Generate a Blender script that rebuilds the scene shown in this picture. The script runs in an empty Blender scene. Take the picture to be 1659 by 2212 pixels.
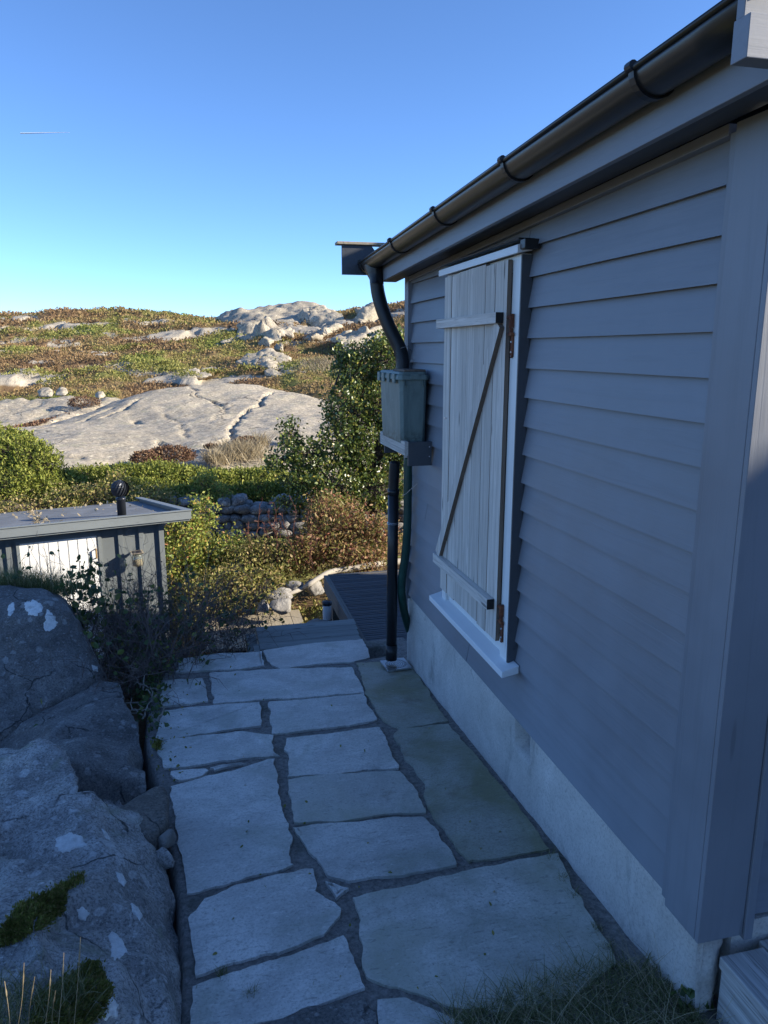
import bpy, bmesh, math, random
import numpy as np
from mathutils import Vector, Matrix, noise
from mathutils.bvhtree import BVHTree

R = math.radians
sc = bpy.context.scene
col = sc.collection
random.seed(7)
rng = np.random.default_rng(7)

# ------------------------------------------------------------------ camera (eye point is the origin, z up, the cabin wall runs along +y)
F_PX, CX, CY = 1606.0, 829.5, 1106.0
PITCH = math.atan(349 / 1606.0); YAW = R(13.73)
cam_d = bpy.data.cameras.new('camera'); cam = bpy.data.objects.new('camera', cam_d); col.objects.link(cam)
cam_d.sensor_fit = 'VERTICAL'; cam_d.sensor_height = 36; cam_d.lens = 36 * F_PX / 2212
cam_d.clip_start = 0.05; cam_d.clip_end = 20000
cam.rotation_euler = (R(90) - PITCH, 0, -YAW)
sc.camera = cam

# ------------------------------------------------------------------ light
SUN_EL = R(22.0)
sun_h = Vector((math.cos(R(18)), -math.sin(R(18)), 0))      # horizontal direction towards the sun
SUN_TO = Vector((sun_h.x * math.cos(SUN_EL), sun_h.y * math.cos(SUN_EL), math.sin(SUN_EL)))
w = bpy.data.worlds.new('World'); sc.world = w; w.use_nodes = True
nt = w.node_tree; nt.nodes.clear()
sky = nt.nodes.new('ShaderNodeTexSky'); sky.sky_type = 'NISHITA'; sky.sun_disc = False
sky.sun_elevation = SUN_EL; sky.sun_rotation = math.atan2(sun_h.x, sun_h.y)
sky.air_density = 0.62; sky.dust_density = 0.05; sky.ozone_density = 6.0; sky.altitude = 20
bg = nt.nodes.new('ShaderNodeBackground'); bg.inputs[1].default_value = 0.15
wo = nt.nodes.new('ShaderNodeOutputWorld')
nt.links.new(sky.outputs[0], bg.inputs[0]); nt.links.new(bg.outputs[0], wo.inputs[0])
sd = bpy.data.lights.new('sun', 'SUN'); sd.energy = 5.0; sd.angle = R(0.53); sd.color = (1.0, 0.90, 0.74)
so = bpy.data.objects.new('sun', sd); col.objects.link(so)
so.rotation_euler = SUN_TO.to_track_quat('Z', 'Y').to_euler(); so.location = (30, -10, 20)
sc.view_settings.view_transform = 'Standard'; sc.view_settings.look = 'None'
sc.view_settings.exposure = 1.0; sc.view_settings.gamma = 1.0
try: sc.cycles.max_bounces = 6; sc.cycles.diffuse_bounces = 3; sc.cycles.transparent_max_bounces = 6
except Exception: pass

# ------------------------------------------------------------------ helpers
FW = Vector((math.sin(YAW) * math.cos(PITCH), math.cos(YAW) * math.cos(PITCH), -math.sin(PITCH)))
RT = Vector((math.cos(YAW), -math.sin(YAW), 0)); UP = RT.cross(FW)
def ray(x, y): return FW + RT * ((x - CX) / F_PX) - UP * ((y - CY) / F_PX)
def at(x, y, d): return ray(x, y) * d
def onz(x, y, z): r = ray(x, y); return r * (z / r.z)
def onx(x, y, X): r = ray(x, y); return r * (X / r.x)
def pathz(y): return -2.23 - 0.07 * (y - 2.19)
def onpath(x, y):
    r = ray(x, y); return r * ((-2.23 + 0.07 * 2.19) / (r.z + 0.07 * r.y))

class MB:
    def __init__(s): s.v = []; s.f = []; s.ch = []
    def add(s, vs, fs):
        n = len(s.v); s.ch.append((n, len(s.f))); s.v.extend([tuple(p) for p in vs]); s.f.extend([tuple(i + n for i in f) for f in fs])
    def box(s, x0, x1, y0, y1, z0, z1):
        s.hexa([(x0,y0,z0),(x1,y0,z0),(x1,y1,z0),(x0,y1,z0),(x0,y0,z1),(x1,y0,z1),(x1,y1,z1),(x0,y1,z1)])
    def hexa(s, p): s.add(p, [(0,3,2,1),(4,5,6,7),(0,1,5,4),(1,2,6,5),(2,3,7,6),(3,0,4,7)])
    def obox(s, o, u, v, w_):          # corner + three edge vectors
        o = Vector(o); u = Vector(u); v = Vector(v); w_ = Vector(w_)
        s.hexa([o, o+u, o+u+v, o+v, o+w_, o+u+w_, o+u+v+w_, o+v+w_])
    def prism(s, poly, ext):           # poly: list of 3d points, extruded by vector ext
        n = len(poly); e = Vector(ext); a = [Vector(p) for p in poly]; b = [p + e for p in a]
        s.add(a + b, [tuple(range(n))[::-1], tuple(range(n, 2*n))] + [(i, (i+1) % n, n + (i+1) % n, n + i) for i in range(n)])
    def tube(s, pts, rad, sides=8, cap=True):
        pts = [Vector(p) for p in pts]; n = len(pts)
        if not hasattr(rad, '__len__'): rad = [rad] * n
        t0 = (pts[1] - pts[0]).normalized(); a = t0.orthogonal().normalized()
        base = len(s.v); s.ch.append((base, len(s.f)))
        for i, p in enumerate(pts):
            t = (pts[min(i+1, n-1)] - pts[max(i-1, 0)]).normalized()
            a = (a - t * a.dot(t));
            a = a.normalized() if a.length > 1e-6 else t.orthogonal().normalized()
            b = t.cross(a)
            for k in range(sides):
                an = 2 * math.pi * k / sides
                q = p + (a * math.cos(an) + b * math.sin(an)) * rad[i]; s.v.append((q.x, q.y, q.z))
        for i in range(n - 1):
            for k in range(sides):
                k2 = (k + 1) % sides
                s.f.append((base+i*sides+k, base+i*sides+k2, base+(i+1)*sides+k2, base+(i+1)*sides+k))
        if cap:
            s.f.append(tuple(base + k for k in range(sides))[::-1]); s.f.append(tuple(base + (n-1)*sides + k for k in range(sides)))
    def lathe(s, c, prof, sides=24):
        s.tube([(c[0], c[1], c[2] + z) for r, z in prof], [max(r, 1e-4) for r, z in prof], sides)
    def each(s, name, *a, **k):
        out = []
        for i, (v0, f0) in enumerate(s.ch):
            v1, f1 = s.ch[i+1] if i+1 < len(s.ch) else (len(s.v), len(s.f))
            q = MB(); q.v = s.v[v0:v1]; q.f = [tuple(j - v0 for j in f) for f in s.f[f0:f1]]; out.append(q.build(name, *a, **k))
        return out
    def build(s, name, m=None, parent=None, smooth=False, bevel=0, seg=2, recalc=False):
        me = bpy.data.meshes.new(name); o_ = parent.matrix_local.translation if parent else Vector((0,0,0))
        off = Vector((0,0,0)); p = parent
        while p: off += p.location; p = p.parent
        v = s.v if off.length == 0 else [(a[0]-off.x, a[1]-off.y, a[2]-off.z) for a in s.v]
        me.from_pydata(v, [], s.f)
        if recalc or bevel:
            bm = bmesh.new(); bm.from_mesh(me); bmesh.ops.recalc_face_normals(bm, faces=bm.faces)
            bm.to_mesh(me); bm.free()
        o = bpy.data.objects.new(name, me); col.objects.link(o)
        if m: me.materials.append(m)
        if parent: o.parent = parent
        if smooth: me.shade_smooth()
        if bevel:
            b = o.modifiers.new('b', 'BEVEL'); b.width = bevel; b.segments = seg; b.limit_method = 'ANGLE'; b.angle_limit = R(35)
        return o

def tag(o, label=None, cat=None, group=None, kind=None):
    if label: o['label'] = label
    if cat: o['category'] = cat
    if group: o['group'] = group
    if kind: o['kind'] = kind
    return o
def empty(name, loc, label, cat, group=None):
    o = bpy.data.objects.new(name, None); col.objects.link(o); o.location = loc; o.empty_display_size = .1
    return tag(o, label, cat, group)

# ------------------------------------------------------------------ materials
class NM:
    def __init__(s, name):
        s.m = bpy.data.materials.new(name); s.m.use_nodes = True; s.t = s.m.node_tree; s.t.nodes.clear()
        s.out = s.t.nodes.new('ShaderNodeOutputMaterial'); s.p = s.t.nodes.new('ShaderNodeBsdfPrincipled')
        s.t.links.new(s.p.outputs[0], s.out.inputs[0]); s.tc = s.t.nodes.new('ShaderNodeTexCoord'); s.nrm = None
    def L(s, a, b): s.t.links.new(a, b)
    def co(s, scale=(1,1,1), rot=(0,0,0)):
        mp = s.t.nodes.new('ShaderNodeMapping'); mp.inputs['Scale'].default_value = scale; mp.inputs['Rotation'].default_value = rot
        s.L(s.tc.outputs['Object'], mp.inputs[0]); return mp.outputs[0]
    def noise(s, scale, detail=4, rough=.6, dist=0, co=None):
        n = s.t.nodes.new('ShaderNodeTexNoise'); n.inputs['Scale'].default_value = scale; n.inputs['Detail'].default_value = detail
        n.inputs['Roughness'].default_value = rough; n.inputs['Distortion'].default_value = dist
        s.L(co if co else s.tc.outputs['Object'], n.inputs['Vector']); return n.outputs['Fac']
    def vor(s, scale, feature='F1', co=None, out='Distance', rnd=1):
        n = s.t.nodes.new('ShaderNodeTexVoronoi'); n.feature = feature; n.inputs['Scale'].default_value = scale
        n.inputs['Randomness'].default_value = rnd
        s.L(co if co else s.tc.outputs['Object'], n.inputs['Vector']); return n.outputs[out]
    def warp(s, amt, scale=3, co=None):
        n = s.t.nodes.new('ShaderNodeTexNoise'); n.inputs['Scale'].default_value = scale; n.inputs['Detail'].default_value = 4
        src = co if co else s.tc.outputs['Object']; s.L(src, n.inputs['Vector'])
        v = s.t.nodes.new('ShaderNodeVectorMath'); v.operation = 'SUBTRACT'; s.L(n.outputs['Color'], v.inputs[0]); v.inputs[1].default_value = (.5,.5,.5)
        v2 = s.t.nodes.new('ShaderNodeVectorMath'); v2.operation = 'SCALE'; s.L(v.outputs[0], v2.inputs[0]); v2.inputs['Scale'].default_value = amt
        v3 = s.t.nodes.new('ShaderNodeVectorMath'); v3.operation = 'ADD'; s.L(src, v3.inputs[0]); s.L(v2.outputs[0], v3.inputs[1]); return v3.outputs[0]
    def rng(s, f, a, b, c=0, d=1):
        n = s.t.nodes.new('ShaderNodeMapRange'); s.L(f, n.inputs[0]); n.inputs[1].default_value = a; n.inputs[2].default_value = b
        n.inputs[3].default_value = c; n.inputs[4].default_value = d; return n.outputs[0]
    def math(s, op, a, b=0):
        n = s.t.nodes.new('ShaderNodeMath'); n.operation = op
        for i, x in enumerate((a, b)):
            if isinstance(x, (int, float)): n.inputs[i].default_value = x
            else: s.L(x, n.inputs[i])
        return n.outputs[0]
    def mix(s, f, a, b):
        n = s.t.nodes.new('ShaderNodeMix'); n.data_type = 'RGBA'
        for i, x in ((0, f), (6, a), (7, b)):
            if isinstance(x, (int, float)): n.inputs[i].default_value = x
            elif isinstance(x, tuple): n.inputs[i].default_value = (*x, 1) if len(x) == 3 else x
            else: s.L(x, n.inputs[i])
        return n.outputs[2]
    def ramp(s, f, stops):
        n = s.t.nodes.new('ShaderNodeValToRGB'); e = n.color_ramp.elements
        while len(e) < len(stops): e.new(.5)
        for i, (p, c) in enumerate(stops): e[i].position = p; e[i].color = (*c, 1)
        s.L(f, n.inputs[0]); return n.outputs[0]
    def attr(s, name):
        n = s.t.nodes.new('ShaderNodeAttribute'); n.attribute_name = name; return n.outputs['Fac']
    def island(s):
        n = s.t.nodes.new('ShaderNodeNewGeometry'); return n.outputs['Random Per Island']
    def objrnd(s): return s.t.nodes.new('ShaderNodeObjectInfo').outputs['Random']
    def sep(s, i):
        n = s.t.nodes.new('ShaderNodeSeparateXYZ'); s.L(s.tc.outputs['Object'], n.inputs[0]); return n.outputs[i]
    def bump(s, h, strength=.5, dist=.01):
        n = s.t.nodes.new('ShaderNodeBump'); n.inputs['Strength'].default_value = strength; n.inputs['Distance'].default_value = dist
        s.L(h, n.inputs['Height'])
        if s.nrm: s.L(s.nrm, n.inputs['Normal'])
        s.nrm = n.outputs[0]
    def done(s, color, rough=.6, metal=0, spec=.5, trans=0):
        for k, x in (('Base Color', color), ('Roughness', rough)):
            if isinstance(x, tuple): s.p.inputs[k].default_value = (*x, 1)
            elif isinstance(x, (int, float)): s.p.inputs[k].default_value = x
            else: s.L(x, s.p.inputs[k])
        s.p.inputs['Metallic'].default_value = metal; s.p.inputs['Specular IOR Level'].default_value = spec
        if s.nrm: s.L(s.nrm, s.p.inputs['Normal'])
        if trans:
            tr = s.t.nodes.new('ShaderNodeBsdfTranslucent'); mx = s.t.nodes.new('ShaderNodeMixShader'); mx.inputs[0].default_value = trans
            if isinstance(color, tuple): tr.inputs[0].default_value = (*color, 1)
            else: s.L(color, tr.inputs[0])
            s.L(s.p.outputs[0], mx.inputs[1]); s.L(tr.outputs[0], mx.inputs[2]); s.L(mx.outputs[0], s.out.inputs[0])
        return s.m

def painted_wood(name, c, axis='y', rough=.5, grain=.35, var=.12):
    n = NM(name); k = {'x': (1.2,26,26), 'y': (26,1.2,26), 'z': (26,26,1.2)}[axis]
    co = n.co(k); co = n.warp(.9, 1.0, co)
    g = n.noise(1, 5, .65, .6, co); fine = n.noise(4, 3, .6, 0, co)
    blot = n.noise(1.3, 4, .6)
    c2 = tuple(x * (1 - var) for x in c); c3 = tuple(min(1, x * (1 + var)) for x in c)
    colr = n.mix(n.rng(blot, .35, .65), c2, c3)
    colr = n.mix(n.math('MULTIPLY', n.rng(g, .5, .7), .22), colr, tuple(x * .6 for x in c))
    kn = n.vor(1, 'F1', n.co(tuple({'x': (.9,7,7), 'y': (7,.9,7), 'z': (7,7,.9)}[axis])))
    colr = n.mix(n.rng(kn, .04, .075, .4, 0), colr, tuple(x * .4 for x in c)); isl = n.island(); colr = n.mix(n.math('MULTIPLY', isl, .16), colr, tuple(x * .6 for x in c))
    colr = n.mix(n.rng(n.vor(2.3, 'F1'), .010, .016, .8, 0), colr, (.03, .03, .035))
    n.bump(g, grain, .004); n.bump(fine, grain * .6, .0015); n.bump(n.noise(60, 2), .12, .001)
    return n.done(colr, n.rng(blot, .3, .7, rough - .07, rough + .1))
def raw_wood(name, a, b, axis='y', dark=.5, bump=.6):
    n = NM(name); k = {'x': (1.0,34,34), 'y': (34,1.0,34), 'z': (34,34,1.0)}[axis]
    co = n.warp(1.1, .8, n.co(k)); g = n.noise(1, 6, .7, .8, co); f2 = n.noise(3.5, 4, .7, 0, co); blot = n.noise(2.2, 4)
    colr = n.mix(n.rng(g, .3, .7), a, b)
    colr = n.mix(n.math('MULTIPLY', n.rng(f2, .52, .72), dark), colr, tuple(x * .4 for x in a))
    colr = n.mix(n.math('MULTIPLY', n.rng(blot, .5, .75), .35), colr, tuple(x * .65 for x in b))
    kn = n.vor(1, 'F1', n.co(tuple({'x': (2,11,11), 'y': (11,2,11), 'z': (11,11,2)}[axis])))
    colr = n.mix(n.rng(kn, .06, .11, .85, 0), colr, tuple(x * .25 for x in a))
    isl = n.island(); colr = n.mix(n.math('MULTIPLY', isl, .45), colr, tuple(x * .6 for x in a))
    n.bump(g, bump, .006); n.bump(f2, bump * .6, .002)
    return n.done(colr, .85)
def simple(name, c, rough=.5, metal=0, spec=.5, nz=.15, sc_=8, bumpy=0):
    n = NM(name); f = n.noise(sc_, 5, .65)
    colr = n.mix(n.rng(f, .3, .7), tuple(x * (1 - nz) for x in c), tuple(min(1, x * (1 + nz)) for x in c))
    if bumpy: n.bump(n.noise(sc_ * 8, 4, .7), bumpy, .004)
    return n.done(colr, n.rng(f, .3, .7, max(.05, rough - .1), rough + .1), metal, spec)

M = {}
PAINT = (.205, .222, .255)
for a in 'xyz': M['paint_' + a] = painted_wood('blue_grey_paint_' + a, PAINT, a)
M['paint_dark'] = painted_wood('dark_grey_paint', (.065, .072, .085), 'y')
M['paint_end'] = painted_wood('light_grey_paint_end', (.30, .32, .33), 'x')
M['white_y'] = painted_wood('white_paint_y', (.74, .76, .78), 'y', .45, .35, .05)
M['white_z'] = painted_wood('white_paint_z', (.74, .76, .76), 'z', .45, .2, .05)
M['shutter'] = raw_wood('weathered_grey_wood', (.46, .42, .375), (.84, .78, .71), 'z', .7, .7)
M['shutter_y'] = raw_wood('weathered_grey_wood_y', (.46, .42, .375), (.82, .76, .70), 'y', .65, .6)
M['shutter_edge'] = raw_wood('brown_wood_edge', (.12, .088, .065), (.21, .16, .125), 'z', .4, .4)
M['grey_step'] = raw_wood('grey_green_plank', (.20, .21, .20), (.34, .35, .33), 'x', .6, .5)
M['pale_plank'] = raw_wood('pale_treated_plank', (.34, .29, .21), (.48, .42, .32), 'y', .4, .4)
M['old_timber'] = raw_wood('old_weathered_timber', (.26, .25, .24), (.72, .70, .67), 'y', .9, .9)
M['deck'] = painted_wood('dark_decking', (.075, .078, .088), 'x', .55, .5)
M['deck_edge'] = raw_wood('deck_edge_wood', (.14, .13, .12), (.24, .225, .2), 'y', .5, .4)
M['drift'] = raw_wood('bleached_driftwood', (.36, .32, .26), (.54, .50, .43), 'x', .45, .5)
n = NM('black_plastic_gutter'); M['gutter'] = n.done((.022, .020, .018), .33, 0, .6)
M['black'] = simple('black_plastic', (.012, .012, .014), .38, 0, .5, .2, 9, .1)
M['corr_black'] = simple('black_corrugated_hose', (.014, .015, .018), .45, 0, .5, .3, 9, .1)
M['corr_green'] = simple('green_corrugated_hose', (.012, .055, .042), .4, 0, .5, .3, 9, .1)
n = NM('rusty_iron'); f = n.noise(30, 5, .7); n.bump(f, .5, .003)
M['rust'] = n.done(n.ramp(f, [(.3, (.03, .014, .01)), (.5, (.12, .035, .015)), (.7, (.22, .08, .03))]), .85)
n = NM('weathered_green_plastic'); f = n.noise(3, 6, .7, 1.0, n.co((3, 3, .8))); g = n.noise(20, 5, .7)
c_ = n.mix(n.rng(f, .3, .7), (.10, .145, .14), (.19, .25, .235)); c_ = n.mix(n.rng(g, .6, .75, 0, .5), c_, (.3, .34, .3))
z_ = n.sep(2); c_ = n.mix(n.math('MULTIPLY', n.rng(z_, .10, 0), n.rng(n.noise(25, 5, .7), .45, .6)), c_, (.05, .055, .045))
n.bump(g, .15, .002); M['bin'] = n.done(c_, .55)
M['metal'] = simple('galvanised_metal', (.45, .46, .47), .35, .8, .5, .2, 20)
M['screw'] = simple('pale_screw_head', (.7, .7, .72), .3, .6)
n = NM('rough_concrete'); a_ = n.noise(2.2, 6, .65, .5); b_ = n.noise(90, 3, .8); v_ = n.vor(120, 'F1')
c_ = n.mix(n.rng(a_, .3, .7), (.44, .415, .385), (.68, .64, .60)); c_ = n.mix(n.rng(b_, .48, .68, 0, .5), c_, (.22, .21, .20))
c_ = n.mix(n.rng(n.noise(5, 4, .7, .5, n.co((1, 1, .35))), .58, .7, 0, .5), c_, (.17, .165, .155))
c_ = n.mix(n.rng(n.noise(7, 5, .75, .5), .60, .72, 0, .5), c_, (.16, .16, .14))
n.bump(b_, .6, .006); n.bump(a_, .5, .02); n.bump(v_, .3, .003); M['concrete'] = n.done(c_, .92)
def slate(name, ca, cb, stain=None):
    n = NM(name); r_ = n.objrnd()
    a_ = n.noise(2.4, 6, .65, .8); s_ = n.noise(1, 6, .75, .8, n.warp(.5, 2, n.co((5, 16, 5), (0, 0, .25)))); fine = n.noise(85, 4, .75)
    c_ = n.mix(n.rng(a_, .38, .62), ca, cb); c_ = n.mix(n.rng(fine, .50, .68, 0, .7), c_, tuple(x * .45 for x in ca)); c_ = n.mix(n.rng(fine, .30, .42, .35, 0), c_, tuple(min(1, x * 1.3) for x in cb))
    hl = n.rng(n.noise(1.1, 7, .8, 2.5), .498, .502, 0, 1); hl2 = n.rng(n.noise(1.1, 7, .8, 2.5), .502, .506, 1, 0); c_ = n.mix(n.math('MULTIPLY', n.math('MULTIPLY', hl, hl2), .5), c_, tuple(x * .35 for x in ca))
    c_ = n.mix(n.rng(s_, .5, .75, 0, .45), c_, tuple(x * .62 for x in ca))
    pit = n.vor(34, 'F1'); pm = n.math('MULTIPLY', n.rng(pit, .16, .10, 0, 1), n.rng(n.noise(3, 2), .52, .6))
    c_ = n.mix(n.math('MULTIPLY', pm, .6), c_, (.06, .065, .06))
    c_ = n.mix(n.math('MULTIPLY', r_, .28), c_, tuple(x * .5 for x in ca))
    c_ = n.mix(n.rng(n.noise(2.1, 5, .65, .9, n.co((1, 1, 1), (0, 0, 1))), .50, .68, 0, .55), c_, (.27, .285, .22)); c_ = n.mix(n.rng(n.noise(6, 4, .7), .58, .72, 0, .5), c_, tuple(x * .55 for x in ca))
    if stain:
        c_ = n.mix(n.rng(n.noise(1.6, 5, .6, .7), .42, .62, 0, .85), c_, stain)
        c_ = n.mix(n.rng(n.noise(4, 5, .6), .62, .72, 0, .35), c_, (.11, .06, .03))
    dsh = n.noise(1, 4, .6, .4, n.co((22, 70, 22), (0, 0, .35))); c_ = n.mix(n.rng(dsh, .60, .68, 0, .6), c_, tuple(x * .4 for x in ca)); c_ = n.mix(n.rng(dsh, .36, .30, 0, .35), c_, tuple(min(1, x * 1.25) for x in cb)); n.bump(dsh, .5, .006)
    n.bump(a_, .55, .018); n.bump(s_, .6, .008); n.bump(fine, .45, .003)
    return n.done(c_, n.rng(a_, .3, .7, .33, .52), 0, .6)
M['slate'] = slate('grey_slate', (.50, .485, .455), (.78, .75, .70))
M['slate_green'] = slate('green_stained_slate', (.34, .335, .28), (.48, .47, .40), (.20, .20, .10))
M['slate_mid'] = slate('mid_slate', (.50, .485, .44), (.68, .655, .60), (.37, .365, .28))
n = NM('mortar'); a_ = n.noise(40, 5, .8); b_ = n.noise(3, 4)
c_ = n.mix(n.rng(a_, .35, .65), (.12, .11, .10), (.32, .295, .27)); c_ = n.mix(n.rng(b_, .55, .7, 0, .6), c_, (.055, .06, .04)); n.bump(a_, .9, .012)
M['mortar'] = n.done(c_, .95)
def rock(name, ca, cb, lich, lsc=5.0, lth=.22, dark=(.05,.05,.055), mix_l=.85, band=.3, spk=70, big=1.6, lich2=None):
    n = NM(name); w1 = n.warp(.14, 7)
    a_ = n.noise(big, 7, .62, .5); b_ = n.noise(spk, 4, .8); m_ = n.noise(9, 6, .7, .3)
    c_ = n.mix(n.rng(a_, .32, .66), ca, cb); c_ = n.mix(n.rng(m_, .42, .7, 0, .7), c_, tuple(x * .55 for x in ca))
    c_ = n.mix(n.rng(b_, .46, .62, 0, .7), c_, dark); crk = n.vor(big * 1.1, 'DISTANCE_TO_EDGE', n.warp(.35, 2.5)); crm = n.math('MULTIPLY', n.rng(crk, .012, .004), n.rng(n.noise(big * .8, 3), .5, .55)); c_ = n.mix(n.math('MULTIPLY', crm, .8), c_, tuple(x * .4 for x in dark))
    c_ = n.mix(n.rng(n.noise(spk * .6, 3, .8), .6, .72, 0, .5), c_, tuple(min(1, x * 1.7) for x in cb))
    v = n.vor(lsc, 'F1', w1); sel = n.rng(n.noise(lsc * .5, 2), .46, .54); v2 = n.vor(lsc * 2.7, 'F1', w1)
    lm = n.math('MULTIPLY', n.rng(v, lth + .05, lth, 0, 1), sel); lm2 = n.math('MULTIPLY', n.rng(v2, lth + .08, lth - .02, 0, 1), n.rng(n.noise(lsc * .9, 2), .5, .56))
    lf = n.math('MAXIMUM', lm, n.math('MULTIPLY', lm2, .8)); lf = n.math('MULTIPLY', lf, n.rng(b_, .3, .6, mix_l, mix_l * .5))
    c_ = n.mix(lf, c_, lich)
    if lich2: c_ = n.mix(n.rng(n.noise(lsc * .35, 5, .7, .8), .55, .68, 0, .7), c_, lich2)
    n.bump(a_, .6, .06); n.bump(m_, .7, .03); n.bump(b_, .5, .004); n.bump(lf, .3, .004)
    return n.done(c_, .9, 0, .3)
M['boulder'] = rock('dark_lichened_granite', (.14, .13, .12), (.33, .315, .295), (.50, .50, .48), 11, .24, mix_l=.55, spk=90)
M['boulder_blue'] = rock('grey_lichened_granite', (.30, .285, .265), (.60, .575, .54), (.74, .73, .71), 10, .26, mix_l=.6, spk=90, lich2=(.24, .25, .17))
M['boulder_brown'] = rock('brown_granite', (.16, .14, .115), (.28, .25, .21), (.3, .3, .28), 7, .2, mix_l=.5)
M['sunrock'] = rock('pale_sunlit_granite', (.38, .33, .25), (.58, .50, .38), (.80, .73, .53), 6.5, .26, (.17, .155, .13), .75, spk=11, big=.35, lich2=(.36, .34, .22))
M['wallstone'] = rock('wall_fieldstone', (.22, .21, .20), (.44, .42, .40), (.7, .69, .65), 5, .3, spk=40, big=3)
M['palestone'] = rock('pale_round_stone', (.24, .225, .20), (.36, .34, .31), (.46, .45, .40), 7, .2, (.2, .19, .18), .6, spk=50, big=2)
n = NM('white_lichen'); a_ = n.noise(45, 5, .8); b_ = n.noise(14, 4, .7)
c_ = n.mix(n.rng(a_, .35, .7), (.60, .60, .58), (.86, .86, .83)); c_ = n.mix(n.rng(b_, .55, .7, 0, .6), c_, (.28, .29, .3)); n.bump(a_, .8, .005); M['lichen'] = n.done(c_, .95)
def foliage(name, stops, trans=.3, rough=.5, spec=.4, patch=None, psc=.6):
    n = NM(name); c_ = n.ramp(n.island(), stops)
    if patch: c_ = n.mix(n.rng(n.noise(psc, 4, .7), .42, .58, 0, .9), c_, n.ramp(n.island(), patch))
    return n.done(c_, rough, 0, spec, trans)
M['leaf_dark'] = foliage('glossy_dark_leaves', [(0, (.05, .08, .02)), (.5, (.11, .16, .035)), (.85, (.22, .26, .06)), (1, (.42, .36, .09))], .28, .35, .6)
M['leaf_rose'] = foliage('yellow_green_leaves', [(0, (.12, .18, .04)), (.4, (.25, .31, .06)), (.75, (.42, .43, .10)), (.93, (.50, .37, .1)), (1, (.46, .2, .1))], .35, .5, .4)
M['leaf_red'] = foliage('russet_leaves', [(0, (.14, .16, .04)), (.4, (.32, .27, .09)), (.75, (.40, .25, .13)), (1, (.34, .13, .09))], .35, .5, .3)
M['leaf_mixed'] = foliage('mixed_autumn_leaves', [(0, (.13, .15, .04)), (.5, (.28, .28, .08)), (.85, (.42, .33, .13)), (1, (.50, .38, .2))], .35, .55, .3)
M['juniper'] = foliage('juniper_needles', [(0, (.09, .115, .018)), (.5, (.21, .25, .04)), (1, (.36, .36, .08))], .2, .6, .3)
M['heather'] = foliage('heather_tufts', [(0, (.13, .062, .035)), (.5, (.23, .115, .06)), (1, (.33, .19, .09))], .2, .8, .2,
                       [(0, (.12, .15, .03)), (.6, (.22, .25, .05)), (1, (.32, .29, .09))], .22)
def heath_color(n, gain=1.15):
    f = n.noise(.16, 6, .62, .6, n.co((1, 1, 1))); f2 = n.noise(.9, 4, .6)
    f = n.math('ADD', n.math('MULTIPLY', f, .72), n.math('MULTIPLY', f2, .28))
    g = lambda c: tuple(x * gain for x in c)
    return n.ramp(f, [(.36, g((.14, .088, .052))), (.44, g((.25, .16, .085))), (.51, g((.30, .215, .10))), (.55, g((.25, .23, .075))), (.61, g((.20, .235, .055))), (.72, g((.12, .16, .04)))])
n = NM('heath_tufts'); c_ = heath_color(n); isl = n.island()
c_ = n.mix(n.rng(isl, 0, .5, .45, 0), c_, (.06, .04, .025)); c_ = n.mix(n.rng(isl, .6, 1, 0, .35), c_, (.36, .28, .15)); M['heath'] = n.done(c_, .85, 0, .15, .2)
M['drygrass'] = foliage('dry_grass', [(0, (.26, .21, .13)), (.6, (.42, .35, .23)), (1, (.52, .45, .31))], .3, .7, .2)
M['grass_green'] = foliage('shaded_green_grass', [(0, (.08, .10, .03)), (.5, (.15, .17, .06)), (.8, (.28, .25, .12)), (1, (.48, .42, .26))], .3, .6, .3)
M['moss'] = foliage('olive_moss', [(0, (.12, .13, .03)), (.6, (.24, .24, .055)), (1, (.32, .24, .10))], .2, .9, .1)
M['leaf_shade'] = foliage('dull_green_leaves', [(0, (.05, .08, .03)), (.7, (.10, .15, .045)), (1, (.26, .26, .06))], .3, .5, .4)
M['twig'] = simple('dark_twig_bark', (.15, .115, .10), .8, 0, .3, .35, 12)
M['twig_red'] = simple('reddish_stem', (.16, .07, .05), .7, 0, .3, .35, 12)
M['twig_pale'] = simple('pale_dead_root', (.30, .26, .22), .8, 0, .3, .3, 12)
M['berry'] = simple('dried_rose_hip', (.03, .012, .012), .5)
M['bark'] = simple('grey_bark', (.10, .085, .07), .9, 0, .3, .35, 8, .4)
n = NM('ground_soil'); a_ = n.noise(1.2, 6, .7); b_ = n.noise(25, 5, .8)
c_ = heath_color(n, .85); c_ = n.mix(n.rng(b_, .45, .7, 0, .6), c_, (.04, .03, .02))
rk = n.attr('rock'); a2 = n.noise(.5, 6, .65, .4); sp = n.noise(9, 4, .8)
rc = n.mix(n.rng(a2, .3, .7), (.36, .32, .25), (.55, .48, .37)); rc = n.mix(n.rng(sp, .48, .7, 0, .6), rc, (.15, .14, .12))
lv = n.rng(n.vor(2.2, 'F1', n.warp(.3, 2)), .3, .22, 0, .45); rc = n.mix(lv, rc, (.42, .4, .33))
c_ = n.mix(n.rng(rk, .4, .6), c_, rc); n.bump(a2, .8, .25); n.bump(sp, .6, .05); n.bump(b_, .5, .02)
M['ground'] = n.done(c_, .95, 0, .2)
M['roof_felt'] = simple('grey_roofing_felt', (.17, .18, .19), .9, 0, .3, .25, 3, .5)
M['shed_paint'] = painted_wood('shed_grey_paint', (.155, .175, .185), 'z', .55, .2, .08)
M['shed_trim'] = painted_wood('shed_light_grey_trim', (.20, .225, .235), 'x', .5, .2, .06)
M['door_white'] = simple('white_door_paint', (.80, .80, .78), .4, 0, .5, .03)
M['vent'] = simple('dark_blue_vent_metal', (.03, .036, .048), .35, .4)
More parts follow.
